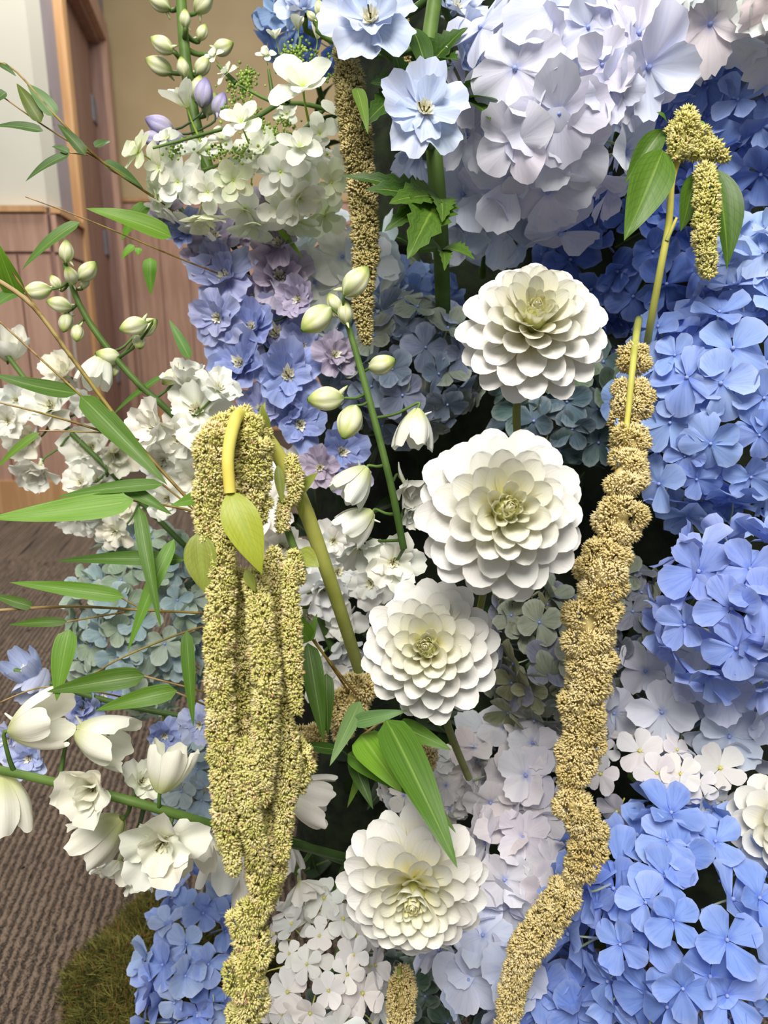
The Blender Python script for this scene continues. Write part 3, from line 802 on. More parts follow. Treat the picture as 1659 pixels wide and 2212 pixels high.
dahlia('topmost white dahlia beneath the lavender hydrangea, its heart tilted up', (1152, 700, .50), 174, (-.06, .36, 1),   .4, 78, stem=[(1118, 860, .52), (1118, 950, .56)])
dahlia('largest white dahlia, second from the top, facing forward', (1087, 1103, .45), 196, (.03, .10, 1), 1.3, 76)
dahlia('third white dahlia down, partly under the largest one', (925, 1400, .50), 158, (-.18, .22, 1), 2.1, 78, stem=[(965, 1560, .54), (1012, 1680, .60)])
dahlia('lowest white dahlia with a bamboo leaf lying across it', (892, 1918, .48), 170, (-.06, -.08, 1), .9, 84)
R.seed(78)
dahlia('white ruffled bloom cut off by the edge above the vivid blue hydrangea', (1690, 1790, .56), 112, (-.25, .1, 1), .2, 44, wide=1.35)

# ------------------------------------------------------------------ delphiniums
def sepal_set(mat, tag):
    return [fan_petal('sepal', mat, A=50, p=.34, frill=.04, fk=9 + i * 3, cup=.4 if i % 2 else .2, bend=(-.2, .15, -.35, .1)[i], ripple=.10, rk=5, seed=900 + i + tag, nr=7, na=17, claw=.75, notch=(.08, 0, .12, .04)[i]) for i in range(4)]
SEP_W = sepal_set(M_DELW, 0)
SEP_B = sepal_set(M_DELB, 20)
def flower_core(name, pm):
    b = MB()
    b.tube([(0, 0, .05), (0, .12, -.25), (0, .35, -.55), (0, .62, -.72)], [.10, .10, .06, .025], 9, 7, 0)
    g = random.Random(len(name) + 3)
    for k in range(7):
        a = k * 2 * math.pi / 7 + g.uniform(-.25, .25)
        c, s_ = math.cos(a), math.sin(a)
        o_ = g.uniform(.16, .30); h = g.uniform(.22, .40)
        v, f, pa, pb = leaf_data((c * .05, s_ * .05, .02), (c * o_, s_ * o_, h), g.uniform(.12, .2), (-c, -s_, .2), g.uniform(-.1, .2), .3, 'ovate', 7, 5, g.uniform(-.8, .8))
        b.add(v, f, .35 + .65 * pa, pb, 1)
    for k in range(11):
        a = k * 2.4; r = .03 + .014 * k
        b.tube([(0, 0, .02), (r * .6 * math.cos(a), r * .6 * math.sin(a), .12), (r * math.cos(a), r * math.sin(a), .2 + .05 * (k % 3))], [.010, .009, .02], 4, 5, 2 if k % 4 == 0 else 1, 0)
    return b.mesh(name, [pm, M_EYE, M_DARK])
FC_W = flower_core('flower', M_DELW)
FC_B = flower_core('flower', M_DELB)
def bell_sepal(mat, seed, flare=.12):
    """one sepal of a half closed bell: wraps the axis (+Z), foot at the origin, length 1"""
    g = np.random.default_rng(seed)
    nu, nv = 10, 13
    u = np.linspace(0, 1, nu); v = np.linspace(-1, 1, nv)
    ph = g.uniform(0, 6.28, 3)
    out = np.zeros((nu, nv, 3))
    for i in range(nu):
        r = .10 + .38 * math.sin(math.pi * min(1, u[i] * 1.0) * .62) ** .8 + flare * max(0, u[i] - .7)
        w = .62 * (0.55 + .45 * math.sin(math.pi * (.15 + .6 * u[i])))
        a = v * w * (1 + .25 * (1 - u[i]))
        zz = u[i] * (1 - .16 * np.abs(v) ** 2.2 * u[i]) + .03 * u[i] ** 3 * np.sin(7 * v + ph[0]) 
        rr = r * (1 + .07 * np.cos(v * math.pi) + .05 * u[i] ** 2 * np.sin(6 * v + ph[1]))
        out[i] = np.stack([rr * np.sin(a), rr * np.cos(a), zz], -1)
    return mesh_from('sepal', out.reshape(-1, 3), grid_faces(nu, nv), mat, {'pu': np.repeat(u, nv), 'pv': np.tile(v, nu)})
M_BELLW = petal_mat('creamy_bell_sepal', base=lin(196, 206, 110), base_end=0.55, base_amt=0.75, edge=0.05, vein=0.25, transl=0.3)
BELL_W = [bell_sepal(M_BELLW, i) for i in range(3)]
BELL_B = [bell_sepal(M_DELB, 5 + i) for i in range(3)]
def bud_mesh(mat):
    nu, nv = 14, 30
    u = np.linspace(0, 1, nu)
    prof = np.sin(math.pi * np.clip(u, .015, .985) ** .85) ** .55 * .285
    ph = np.linspace(0, 2 * math.pi, nv, endpoint=False)
    rad = prof[:, None] * (1 + .20 * np.abs(np.sin(2.5 * ph))[None, :] ** .7 * np.sin(math.pi * u)[:, None])
    v = np.stack([rad * np.cos(ph), rad * np.sin(ph), np.repeat(u[:, None], nv, 1)], -1).reshape(-1, 3)
    b = MB()
    seam = np.tile((1 - np.abs(np.sin(2.5 * ph))) ** 2.2, nu)
    uu = np.repeat(u, nv)
    b.add(v, grid_faces(nu, nv, 0, True), np.where(uu < .86, uu + (.86 - uu) * .8 * seam, uu), 0)
    b.tube([(0, .1, .12), (0, .22, .02), (0, .34, -.12)], [.09, .06, .02], 6, 6)
    return b.mesh('bud', mat)
BUD_W, BUD_P = bud_mesh(M_BUD), bud_mesh(M_BUDP)

def delphinium(label, stem, srad, flowers=(), buds=(), leaves=(), white=True, d0=.6, cols=None, stem_mat=None, bud=None, pedicels=True, cat='delphinium', kind='delphinium'):
    """stem: [(px,py,depth)...]; flowers: (px,py,dia,(facing),open angle,double); buds: (px,py,length,(pointing))"""
    path = smooth_path([P(*s) for s in stem], 30)
    C0 = Vector(path[0])
    root = thing(kind, label, cat, C0)
    b = MB()
    b.tube([Vector(p) for p in path[::3]] + [Vector(path[-1])], [srad, srad * .95, srad * .8], 30, 8)
    seps, core = (SEP_W, FC_W) if white else (SEP_B, FC_B)
    cols = cols or [lin(240, 240, 230), lin(232, 234, 225)]
    def pedicel(loc, back, r):
        dist = np.linalg.norm(path - np.array(loc), axis=1)
        k = int(np.argmin(dist))
        a = Vector(path[k])
        L = (loc - a).length
        if L > .13 or not pedicels:
            return
        b.tube([a, a.lerp(loc, .5) - Vector((0, 0, .1 * L)) + back * .1 * L, loc + back * .15 * L, loc], [r * 1.3, r, r], 9, 6)
    for fl in flowers:
        px, py, dia = fl[:3]
        face = fl[3] if len(fl) > 3 else (R.uniform(-.4, .4), R.uniform(-.3, .3), 1)
        op = fl[4] if len(fl) > 4 else R.uniform(18, 35)
        dbl = fl[5] if len(fl) > 5 else 1
        d = fl[6] if len(fl) > 6 else d0 + R.uniform(-.02, .02)
        n = V(*face)
        rad = S(dia, d) / 2
        loc = P(px, py, d) - n * rad * math.sin(math.radians(op)) * .6
        F = obj('flower', core, root, basis(n, R.uniform(0, 6.28), loc - C0, rad), R.choice(cols))
        col = R.choice(cols)
        if op >= 54:
            rings = [(5, 1.75, 0.0)] + ([(4, 1.5, .6)] if dbl else [])
            for cnt, sc, o_ in rings:
                for k in range(cnt):
                    m = Matrix.Translation((0, 0, -.75)) @ Matrix.Rotation(2 * math.pi * k / cnt + o_ + R.uniform(-.1, .1), 4, 'Z') @ Matrix.Rotation(R.uniform(-.07, .07), 4, 'X') @ Matrix.Diagonal((sc * (1.0 if o_ == 0 else .85), sc * (1.0 if o_ == 0 else .85), sc * R.uniform(.92, 1.06), 1))
                    obj('sepal', R.choice(BELL_W if white else BELL_B), F, m, jitter_col(col, .03))
            pedicel(loc - n * rad * .75, -n, srad * .38)
            continue
        spread = max(.55, math.cos(math.radians(op)))
        for k in range(5):
            a = 2 * math.pi * k / 5 + R.uniform(-.1, .1)
            m = Matrix.Rotation(a, 4, 'Z') @ Matrix.Translation((0, .05, 0)) @ Matrix.Rotation(math.radians(op + R.uniform(-8, 8)), 4, 'X') @ Matrix.Scale(R.uniform(.95, 1.1) / spread ** .5, 4)
            obj('sepal', R.choice(seps), F, m, jitter_col(col, .035))
        if dbl:
            for k in range(5):
                a = 2 * math.pi * (k + .5) / 5 + R.uniform(-.15, .15)
                m = Matrix.Rotation(a, 4, 'Z') @ Matrix.Translation((0, .04, .04)) @ Matrix.Rotation(math.radians(min(op + 18, 82) + R.uniform(-8, 8)), 4, 'X') @ Matrix.Scale(R.uniform(.65, .8) / spread ** .5, 4)
                obj('sepal', R.choice(seps), F, m, jitter_col(col, .035))
        pedicel(loc - n * rad * .25, -n, srad * .38)
    for bd in buds:
        px, py, L, dr = bd[:4]
        d = bd[4] if len(bd) > 4 else d0 + R.uniform(-.015, .015)
        mesh = bud or BUD_W
        if len(bd) > 5 and bd[5]:
            mesh = BUD_P
        n = V(*dr)
        Lm = S(L, d)
        loc = P(px, py, d) - n * Lm * .5
        obj('bud', mesh, root, basis(n, R.uniform(0, 6.28), loc - C0, Lm))
        pedicel(loc + n * Lm * .05, -n, srad * .35)
    for lf in leaves:
        add_leaf(root, *lf)
    obj('stem', b.mesh('stem', stem_mat or M_STEM, C0), root)
    return root

def add_leaf(root, base, tip, wpx, col, bend=.06, fold=.2, prof='bamboo', mat=None, twist=0.0, nrm=(0.1, .35, 1), side=0.0, name='leaf', serr=0, nu=14):
    B_, T_ = P(*base), P(*tip)
    d = (base[2] + tip[2]) / 2
    v, f, a, b = leaf_data(B_, T_, S(wpx, d), V(*nrm), bend, fold, prof, nu, 5, twist, serr, side)
    v = v - np.array(root.location)
    return obj(name, mesh_from(name, v, f, mat or M_LEAF, {'pu': a, 'pv': b}), root, None, col)
def lobed_leaf(root, base, tips, wpx, col, bend=.08):
    """a deeply cut leaf: several toothed lobes from one foot, one mesh"""
    bb = MB()
    for (tx, ty, td, wk) in tips:
        v, f, a, b = leaf_data(P(*base), P(tx, ty, td), S(wpx * wk, base[2]), V(.15, .4, 1), bend, .22, 'lobe', 15, 5, .3, .16)
        bb.add(v, f, a, b)
    return obj('leaf', bb.mesh('leaf', M_LEAFB, root.location), root, None, col)

G1, G2, G3, G4 = lin(84, 116, 38), lin(62, 94, 30), lin(104, 132, 52), lin(84, 112, 62)
R.seed(3)
top = delphinium('pale blue delphinium with a thick green stem and cut leaves at the top', [(966, 800, .84), (958, 690, .72), (950, 480, .64), (935, 300, .62), (925, 120, .62), (945, -40, .62)], .0078,
    [(800, 35, 215, (-.05, .05, 1), 16, 1, .56), (918, 235, 205, (.05, .1, 1), 14, 1, .55), (1012, 110, 150, (.75, -.05, .6), 25, 1, .62), (650, 5, 110, (-.2, .3, 1), 30, 1, .66), (990, 5, 130, (.2, .3, 1), 30, 1, .64), (905, 330, 120, (0, -.8, .6), 40, 0, .64), (885, 380, 90, (-.1, -.8, .6), 50, 0, .68)],
    [(690, 18, 34, (-.1, 1, .2), .60), (672, 35, 26, (-.6, .5, .3), .60)], white=False, d0=.6, cols=[lin(204, 215, 238), lin(210, 218, 236), lin(198, 211, 238)], stem_mat=M_STEM)
lobed_leaf(top, (940, 440, .60), [(790, 410, .57, 1.0), (735, 380, .58, .6), (830, 500, .57, .8)], 70, G2)
lobed_leaf(top, (950, 430, .60), [(880, 560, .55, 1.2), (840, 440, .56, .9), (955, 480, .56, .7)], 80, G1)
lobed_leaf(top, (955, 540, .60), [(1025, 560, .57, .8), (895, 545, .57, .8), (960, 585, .56, .6)], 55, G1)
lobed_leaf(top, (925, 150, .61), [(1010, 60, .59, .9), (990, 130, .58, 1.1), (950, 180, .57, .9)], 75, G2)
lobed_leaf(top, (1000, 215, .60), [(1100, 225, .57, 1.2), (1050, 160, .57, .9), (1060, 260, .57, .9)], 70, G2)
lobed_leaf(top, (870, 200, .60), [(780, 280, .57, .8), (800, 180, .57, .9), (850, 110, .58, .8)], 65, G2)
add_leaf(top, (890, 60, .6), (930, 190, .58), 50, G2, prof='ovate')
add_leaf(top, (770, 190, .57), (795, 290, .55), 30, G3, prof='bamboo')

delphinium('lavender blue delphinium spike hanging below the cone hydrangea', [(780, 1180, .76), (700, 1010, .74), (610, 860, .72), (560, 680, .72), (500, 520, .72), (400, 470, .72), (340, 280, .73)], .003,
    [(395, 492, 95), (352, 462, 85), (462, 505, 115), (540, 485, 115), (600, 520, 115), (480, 592, 145, (-.15, .1, 1)), (605, 592, 155, (.2, .1, 1)), (640, 645, 100), (465, 685, 125, (-.3, -.1, 1)), (540, 700, 120), (595, 718, 165, (.1, .1, 1)), (512, 780, 145, (-.1, .1, 1)), (622, 808, 165, (.15, 0, 1)), (725, 765, 105, (.4, 0, 1)), (550, 640, 110), (650, 915, 130, (.2, .1, 1)), (612, 885, 90), (740, 975, 130, (.2, 0, 1)), (690, 1010, 95), (655, 750, 110), (560, 880, 100), (760, 1040, 90), (430, 560, 80), (580, 450, 90)],
    [(345, 270, 62, (-.9, .3, .3), .72, 1), (370, 300, 55, (-.8, -.2, .3), .72, 1), (440, 200, 60, (.2, .9, .2), .73, 1), (330, 300, 50, (-.9, 0, .3), .72, 1), (475, 225, 50, (.4, .8, .2), .73, 1)], white=False, d0=.71, cols=[lin(166, 172, 210), lin(180, 172, 198), lin(152, 166, 214), lin(186, 176, 196)], stem_mat=M_STEMD)

delphinium('green delphinium tip with pale round buds against the tan wall', [(470, 430, .75), (430, 300, .75), (410, 200, .75), (397, 90, .75), (388, -60, .75)], .0065, (),
    [(343, 5, 52, (-.8, .35, .3)), (350, 97, 54, (-.9, .45, .2)), (343, 142, 58, (-.9, .35, .25)), (437, 70, 36, (.5, .7, .3)), (482, 103, 50, (.9, .2, .3)), (438, 142, 48, (.6, .6, .4)), (440, 5, 55, (.7, .6, .3)), (395, 145, 40, (-.1, 1, .5)), (428, 190, 50, (.3, .9, .3)), (455, 225, 50, (.5, .7, .3)), (400, 40, 36, (.1, .9, .4))], d0=.745)

delphinium('white delphinium with green tipped buds leaning over the bamboo stem', [(470, 1110, .70), (400, 930, .67), (310, 840, .66), (235, 755, .66), (175, 665, .66), (140, 570, .66)], .0031,
    [(425, 885, 165, (-.15, .15, 1), 14), (325, 925, 130, (-.6, .1, .8), 25), (385, 955, 130, (-.1, -.3, 1), 30), (450, 960, 120, (.2, -.2, 1), 30), (350, 1000, 110, (-.3, -.4, 1)), (420, 1040, 130, (0, -.3, 1)), (405, 815, 100, (.1, .9, .4), 45), (475, 835, 100, (.5, .5, .6)), (205, 815, 85, (-.2, -.9, .3), 66, 0), (360, 1080, 100)],
    [(143, 543, 48, (.1, 1, .2)), (153, 595, 44, (0, .6, .8)), (190, 585, 54, (.8, .6, .3)), (80, 628, 58, (-.9, -.2, .3)), (128, 658, 52, (-.9, .2, .3)), (142, 697, 46, (-.1, -1, .3)), (167, 720, 42, (.1, -.9, .4)), (120, 610, 34, (-.5, .8, .3)), (183, 610, 30, (.5, .8, .3)), (288, 705, 60, (-.8, -.3, .3)), (318, 706, 56, (.8, .4, .3)), (300, 740, 42, (.3, -.7, .6)), (234, 770, 56, (-.7, .1, .6)), (245, 800, 40, (0, -.8, .5)), (370, 815, 50, (-.6, -.6, .4))], d0=.655)

delphinium('white delphinium spray reaching over the wood baseboard at the far side', [(400, 1180, .78), (230, 1010, .77), (120, 900, .77), (40, 800, .77), (-40, 690, .77)], .003,
    [(20, 735, 85, (.3, .6, .5), 60), (105, 873, 125, (.1, .15, 1), 30), (35, 865, 85), (58, 952, 105, (-.1, -.2, 1), 35), (192, 965, 120, (.1, .1, 1), 40), (78, 1022, 100, (-.1, -.7, .6), 50), (205, 1037, 115, (0, .1, 1), 30), (255, 985, 100, (.6, -.3, .7), 45), (165, 1118, 100, (-.2, -.7, .6)), (225, 1125, 95, (.1, -.6, .7)), (130, 800, 100, (-.2, .3, 1), 40), (275, 1090, 85), (170, 1040, 80), (15, 910, 80), (180, 870, 70), (245, 1150, 80)], d0=.765, cols=[lin(238, 238, 228), lin(230, 232, 225), lin(238, 236, 220)])

delphinium('slender white delphinium with hanging bells between amaranth and the dahlias', [(872, 1185, .56), (845, 1050, .55), (815, 930, .55), (780, 800, .55), (748, 690, .55)], .0029,
    [(893, 945, 100, (-.15, -1, .1), 60, 0, .545), (755, 1060, 100, (-.6, -.8, .1), 58, 0, .55), (758, 1140, 95, (-.8, -.6, .15), 55, 0, .56), (775, 1195, 95, (.2, -.8, .5), 50, 0, .58), (850, 1215, 135, (.1, .1, 1), 20, 1, .575), (885, 1055, 95, (.5, -.6, .5), 50, 1, .58), (895, 1110, 80, (.4, -.5, .7), 40, 1, .59)],
    [(746, 675, 52, (-.05, 1, .4)), (770, 608, 78, (.7, .75, .25)), (683, 690, 84, (-.75, -.7, .3)), (722, 655, 48, (-.5, .8, .3)), (826, 787, 66, (.7, .15, .4), .56), (703, 862, 80, (-.95, -.1, .3)), (755, 912, 84, (-.3, -.9, .4), .54)], d0=.545)

delphinium('white delphinium with large creamy bells low on the carpet side', [(740, 1850, .64), (600, 1815, .58), (470, 1785, .55), (300, 1735, .53), (120, 1690, .53), (-60, 1650, .54)], .0038,
    [(112, 1556, 140, (.95, .25, -.05), 64, 0, .53), (245, 1600, 140, (.95, -.2, .12), 58, 0, .55), (368, 1635, 118, (.25, .95, -.1), 66, 0, .53), (188, 1710, 150, (-.05, .1, 1), 48, 1, .51), (205, 1820, 120, (-.75, -.65, .05), 60, 1, .54), (345, 1828, 185, (.05, .12, 1), 34, 1, .51), (8, 1765, 140, (.05, -1, .05), 68, 0, .54), (310, 1685, 95, (.5, .5, .6), 40, 1, .57), (430, 1850, 110, (.4, -.7, .5), 58, 0, .56), (250, 1880, 110, (-.2, -.8, .5), 40, 1, .58), (300, 1905, 80, (.1, -.9, .4), 40, 1, .58), (190, 1780, 80, (-.1, -.9, .4), 45, 1, .57)], (), d0=.53, cols=[lin(242, 241, 228), lin(236, 237, 222)])

delphinium('white delphinium bells hanging behind the amaranth above the blue hydrangea', [(745, 1860, .66), (650, 1825, .65), (560, 1800, .65), (480, 1790, .66)], .004,
    [(690, 1735, 120, (.9, -.3, .0), 66, 0, .60), (490, 1890, 130, (-.1, -.95, .3), 62, 0, .62), (545, 1940, 110, (.1, -.9, .3), 60, 0, .63), (600, 1860, 110, (.3, -.8, .4), 55, 0, .65), (655, 1925, 100, (.4, -.6, .5), 50, 0, .65), (690, 1960, 80, (.1, .6, .5), 62, 0, .64), (520, 1820, 90, (-.2, -.5, .6), 50, 0, .66)], (), d0=.62, cols=[lin(246, 244, 236), lin(238, 238, 232)])

delphinium('white delphinium flowers crowded behind the thick yellow amaranth stem', [(760, 1500, .72), (690, 1330, .71), (630, 1170, .70), (580, 1030, .70)], .004,
    [(575, 1085, 145, (-.1, .1, 1), 20), (610, 1180, 110), (700, 1280, 120, (.3, -.4, .8), 45), (680, 1335, 130, (.5, -.2, .6), 55, 0), (750, 1410, 120, (.2, -.6, .6), 50), (680, 1210, 110), (640, 1010, 100), (730, 1235, 110), (800, 1260, 110), (590, 1000, 110), (720, 1170, 100), (740, 1340, 100), (660, 1420, 100), (830, 1300, 100), (620, 1250, 90), (700, 1470, 100)], (), d0=.70, cols=[lin(244, 243, 238), lin(234, 236, 236)])

delphinium('pale lilac blue delphinium by the bamboo leaves above the creamy bells', [(480, 1560, .68), (300, 1530, .67), (150, 1490, .66), (40, 1450, .66), (-40, 1420, .66)], .0028,
    [(45, 1438, 90, (-.2, .6, .6), 60, 0), (70, 1490, 85, (-.2, -.6, .6), 55, 0), (15, 1600, 100, (-.3, 0, 1)), (175, 1530, 95, (.2, .2, .9), 50), (225, 1500, 70, (.5, .6, .5), 60, 0), (430, 1565, 90, (.1, .2, 1)), (355, 1590, 80), (480, 1600, 80), (60, 1640, 90)], (), white=False, d0=.665, cols=[lin(206, 212, 236), lin(190, 200, 232), lin(170, 184, 226)])

# ------------------------------------------------------------------ cone-shaped white hydrangea (top)
R.seed(9)
oak = head('cone_hydrangea', 'creamy white cone hydrangea with double florets and green buds at upper side', HY, (570, 400, .68), (215, 85), 118, [lin(238, 240, 226), lin(228, 234, 200), lin(238, 240, 232)], 'oak', npet=5, inner=4, spacing=.62, inner_layer=.5, cover=-.1, fixed=[
    (300, 330, 110, 5, 0, (-.4, .3)), (428, 330, 100, 4, 0, (0, .3)), (386, 393, 105, 5, 0), (505, 390, 95, 5, 20), (605, 372, 115, 5, 0), (340, 415, 80), (450, 415, 90), (425, 480, 100, 5, 0, (0, -.4)), (715, 395, 100), (700, 465, 110), (600, 450, 100)], seed=40)
def oak_floret(px, py, dia, face, d=.60, tilt=20, npet=4, inner=4, col=lin(232, 235, 220)):
    floret(oak, 'oak', P(px, py, d), V(*face), R.uniform(0, 6.28), S(dia, d) / 2, col, npet, tilt, inner)
for a in [(522, 266, 115, (-.1, .3, 1), .60), (655, 190, 160, (-.05, .45, 1), .585), (648, 318, 100, (.1, .2, 1), .60), (405, 235, 135, (-.3, .8, .5), .61, 55), (490, 160, 60, (-.5, .5, .6), .63), (575, 120, 45, (0, .4, 1), .63), (595, 85, 55, (-.2, .7, .6), .64, 50), (645, 65, 62, (-.1, .8, .5), .64, 55), (685, 85, 62, (.2, .8, .5), .64, 55), (462, 122, 45, (-.4, .5, .8), .63), (735, 250, 110, (.5, .1, .8), .64), (690, 290, 90, (.2, -.2, 1), .64), (550, 330, 80, (0, 0, 1), .64), (480, 300, 60, (0, .3, 1), .63), (360, 300, 60, (-.3, .3, 1), .63), (620, 250, 70, (0, .2, 1), .64), (760, 330, 90, (.3, 0, 1), .66)]:
    oak_floret(*a)
b = MB()
C0 = Vector(oak.location)
br = [[(750, 250, .66), (660, 225, .64), (590, 220, .63), (510, 180, .63)], [(600, 225, .63), (540, 260, .62), (440, 290, .62), (330, 320, .62)], [(700, 235, .65), (640, 290, .64), (520, 340, .65), (400, 380, .65)], [(620, 222, .63), (640, 140, .64), (650, 80, .64)], [(510, 180, .63), (470, 140, .63)], [(590, 215, .63), (580, 150, .63)]]
for q in br:
    b.tube([P(*p) for p in q], [.0022, .0018, .0012], 14, 6)
obj('branch', b.mesh('branch', M_STEM, C0), oak)
b = MB()
for (px, py, sp, n) in [(520, 190, 35, 110), (535, 160, 22, 50), (670, 145, 45, 150), (625, 125, 25, 60), (500, 240, 25, 40), (480, 330, 35, 70), (530, 325, 25, 60), (375, 325, 22, 40), (610, 270, 28, 50), (640, 110, 25, 50), (560, 260, 30, 40)]:
    for k in range(n):
        p = P(px + R.gauss(0, sp * .55), py + R.gauss(0, sp * .45), .635 + R.gauss(0, .008))
        v, f = sphere_data(R.uniform(.0009, .0016), p, 4, 5)
        b.add(v, f, R.random())
o = obj('green_buds', b.mesh('green_buds', M_GREENBUD, C0), oak)
o['kind'] = 'stuff'

# ------------------------------------------------------------------ amaranth tassels
OCT = np.array([(0, 0, -.25), (.30, 0, .15), (0, .30, .15), (-.30, 0, .15), (0, -.30, .15), (0, 0, 1.0)])
OCF = np.array([(0, 2, 1), (0, 3, 2), (0, 4, 3), (0, 1, 4), (1, 2, 5), (2, 3, 5), (3, 4, 5), (4, 1, 5)])
def tassel_mesh(name, pts, rads, origin, mat, dens=1.0, lump=.22, seed=0, grain=9.0, pink=.06):
    """a catkin of tiny pointed grains along a path [(px,py,d)], radii in px"""
    g = np.random.default_rng(seed)
    d = np.mean([p[2] for p in pts])
    n = 60
    path = smooth_path([P(*p) for p in pts], n)
    rad = np.interp(np.linspace(0, 1, n), np.linspace(0, 1, len(rads)), rads) * d / FPX
    t, nn, bb = frames(path)
    seg = np.linalg.norm(np.diff(path, axis=0), axis=1)
    Ltot = seg.sum()
    arc = np.concatenate([[0], np.cumsum(seg)])
    gl = grain * d / FPX
    # cymes: little round bunches set around the strand, each a half ball of grains
    cs, ca, cr = [], [], []
    sp = 0.0
    row = 0
    while sp < Ltot:
        rr = float(np.interp(np.interp(sp, arc, np.arange(n)), np.arange(n), rad))
        rr *= math.sqrt(min(1, max(.12, min(sp, Ltot - sp) / (rr * .9))))
        m = 6
        for k in range(m):
            cs.append(min(max(sp + g.normal(0, rr * .12), 0), Ltot)); ca.append(2 * math.pi * (k + .5 * (row % 2)) / m + g.normal(0, .18)); cr.append(rr * g.uniform(.85, 1.12))
        sp += max(rr * .74, gl * .5)
        row += 1
    cs, ca, cr = np.array(cs), np.array(ca), np.array(cr)
    per_c = np.maximum(6, (2 * math.pi * (cr * .5) ** 2 / (gl * .58) ** 2 * 1.35 * dens)).astype(int)
    idx = np.repeat(np.arange(len(cs)), per_c)
    N = len(idx)
    fi = np.interp(cs, arc, np.arange(n))
    i0 = np.clip(fi.astype(int), 0, n - 2)
    w = (fi - i0)[:, None]
    lerp = lambda A: A[i0] * (1 - w) + A[i0 + 1] * w
    c = lerp(path); tt = lerp(t); n1 = lerp(nn); b1 = lerp(bb)
    out = np.cos(ca)[:, None] * n1 + np.sin(ca)[:, None] * b1
    cc = c + out * (cr * (.52 + lump * .3))[:, None]
    hd = g.normal(0, 1, (N, 3))
    hd /= np.linalg.norm(hd, axis=1)[:, None]
    oo = out[idx]
    dp = (hd * oo).sum(1)
    hd = np.where((dp < -.2)[:, None], hd - 2 * dp[:, None] * oo, hd)
    pos = cc[idx] + hd * (cr[idx] * .50 * g.uniform(.8, 1.0, N))[:, None]
    dirn = hd + .35 * oo + g.normal(0, .28, (N, 3))
    dirn /= np.linalg.norm(dirn, axis=1)[:, None]
    x = np.cross(dirn, g.normal(0, 1, (N, 3)))
    x /= np.linalg.norm(x, axis=1)[:, None]
    y = np.cross(dirn, x)
    sc = gl * g.uniform(.65, 1.15, N)
    V_ = pos[:, None, :] + sc[:, None, None] * (OCT[None, :, 0:1] * x[:, None, :] + OCT[None, :, 1:2] * y[:, None, :] + OCT[None, :, 2:3] * dirn[:, None, :])
    F_ = OCF[None] + 6 * np.arange(N)[:, None, None]
    ctone = np.clip(g.normal(.5, .10, len(cs)), .2, .75)
    ctone = np.where(g.random(len(cs)) < pink * 1.2, .92, ctone)
    tone = np.clip(ctone[idx] + g.normal(0, .10, N), .08, .86)
    tone = np.where(g.random(N) < pink * .6, 1.0, tone)
    pu = np.clip(tone[:, None] + np.array([-.25, -.05, -.05, -.05, -.05, .22])[None, :] * (tone[:, None] < .95), 0, 1)
    vv = V_.reshape(-1, 3) - np.array(origin)
    ff = F_.reshape(-1, 3)
    # the rachis inside
    tv, tf, _ = tube_data(path, rad * .34, 8)
    tri = np.concatenate([tf[:, [0, 1, 2]], tf[:, [0, 2, 3]]]) + len(vv)
    vv = np.vstack([vv, tv - np.array(origin)]); ff = np.vstack([ff, tri])
    return mesh_from(name, vv, ff, mat, {'pu': np.concatenate([pu.ravel(), np.full(len(tv), .35)])}, smooth=False)

def amaranth(label, stems, strands, leaves=(), mat=None, smat=None, pink=.06, dens=1.0, seed=0):
    C0 = P(*strands[0][0][0])
    root = thing('amaranth', label, 'amaranth', C0)
    for i, st in enumerate(strands):
        o = obj('tassel', tassel_mesh('tassel', st[0], st[1], C0, mat or M_GRAIN, dens, st[2] if len(st) > 2 else .22, seed + i, pink=pink), root)
        o['kind'] = 'stuff'
    for pts, rads in stems:
        b = MB()
        d = pts[0][2]
        b.tube([P(*p) for p in pts], [S(r, p[2]) for r, p in zip(np.interp(np.linspace(0, 1, len(pts)), np.linspace(0, 1, len(rads)), rads), pts)], 30, 10)
        obj('stem', b.mesh('stem', smat or M_STEMY, C0), root)
    for lf in leaves:
        add_leaf(root, *(tuple(lf) + (.06, .2, 'ovate')[len(lf) - 4:] if len(lf) < 7 else lf[:7]), mat=M_LEAFB, twist=lf[8] if len(lf) > 8 else 0.0)
    return root
YG, YG2 = lin(168, 178, 62), lin(150, 160, 75)
D = .46
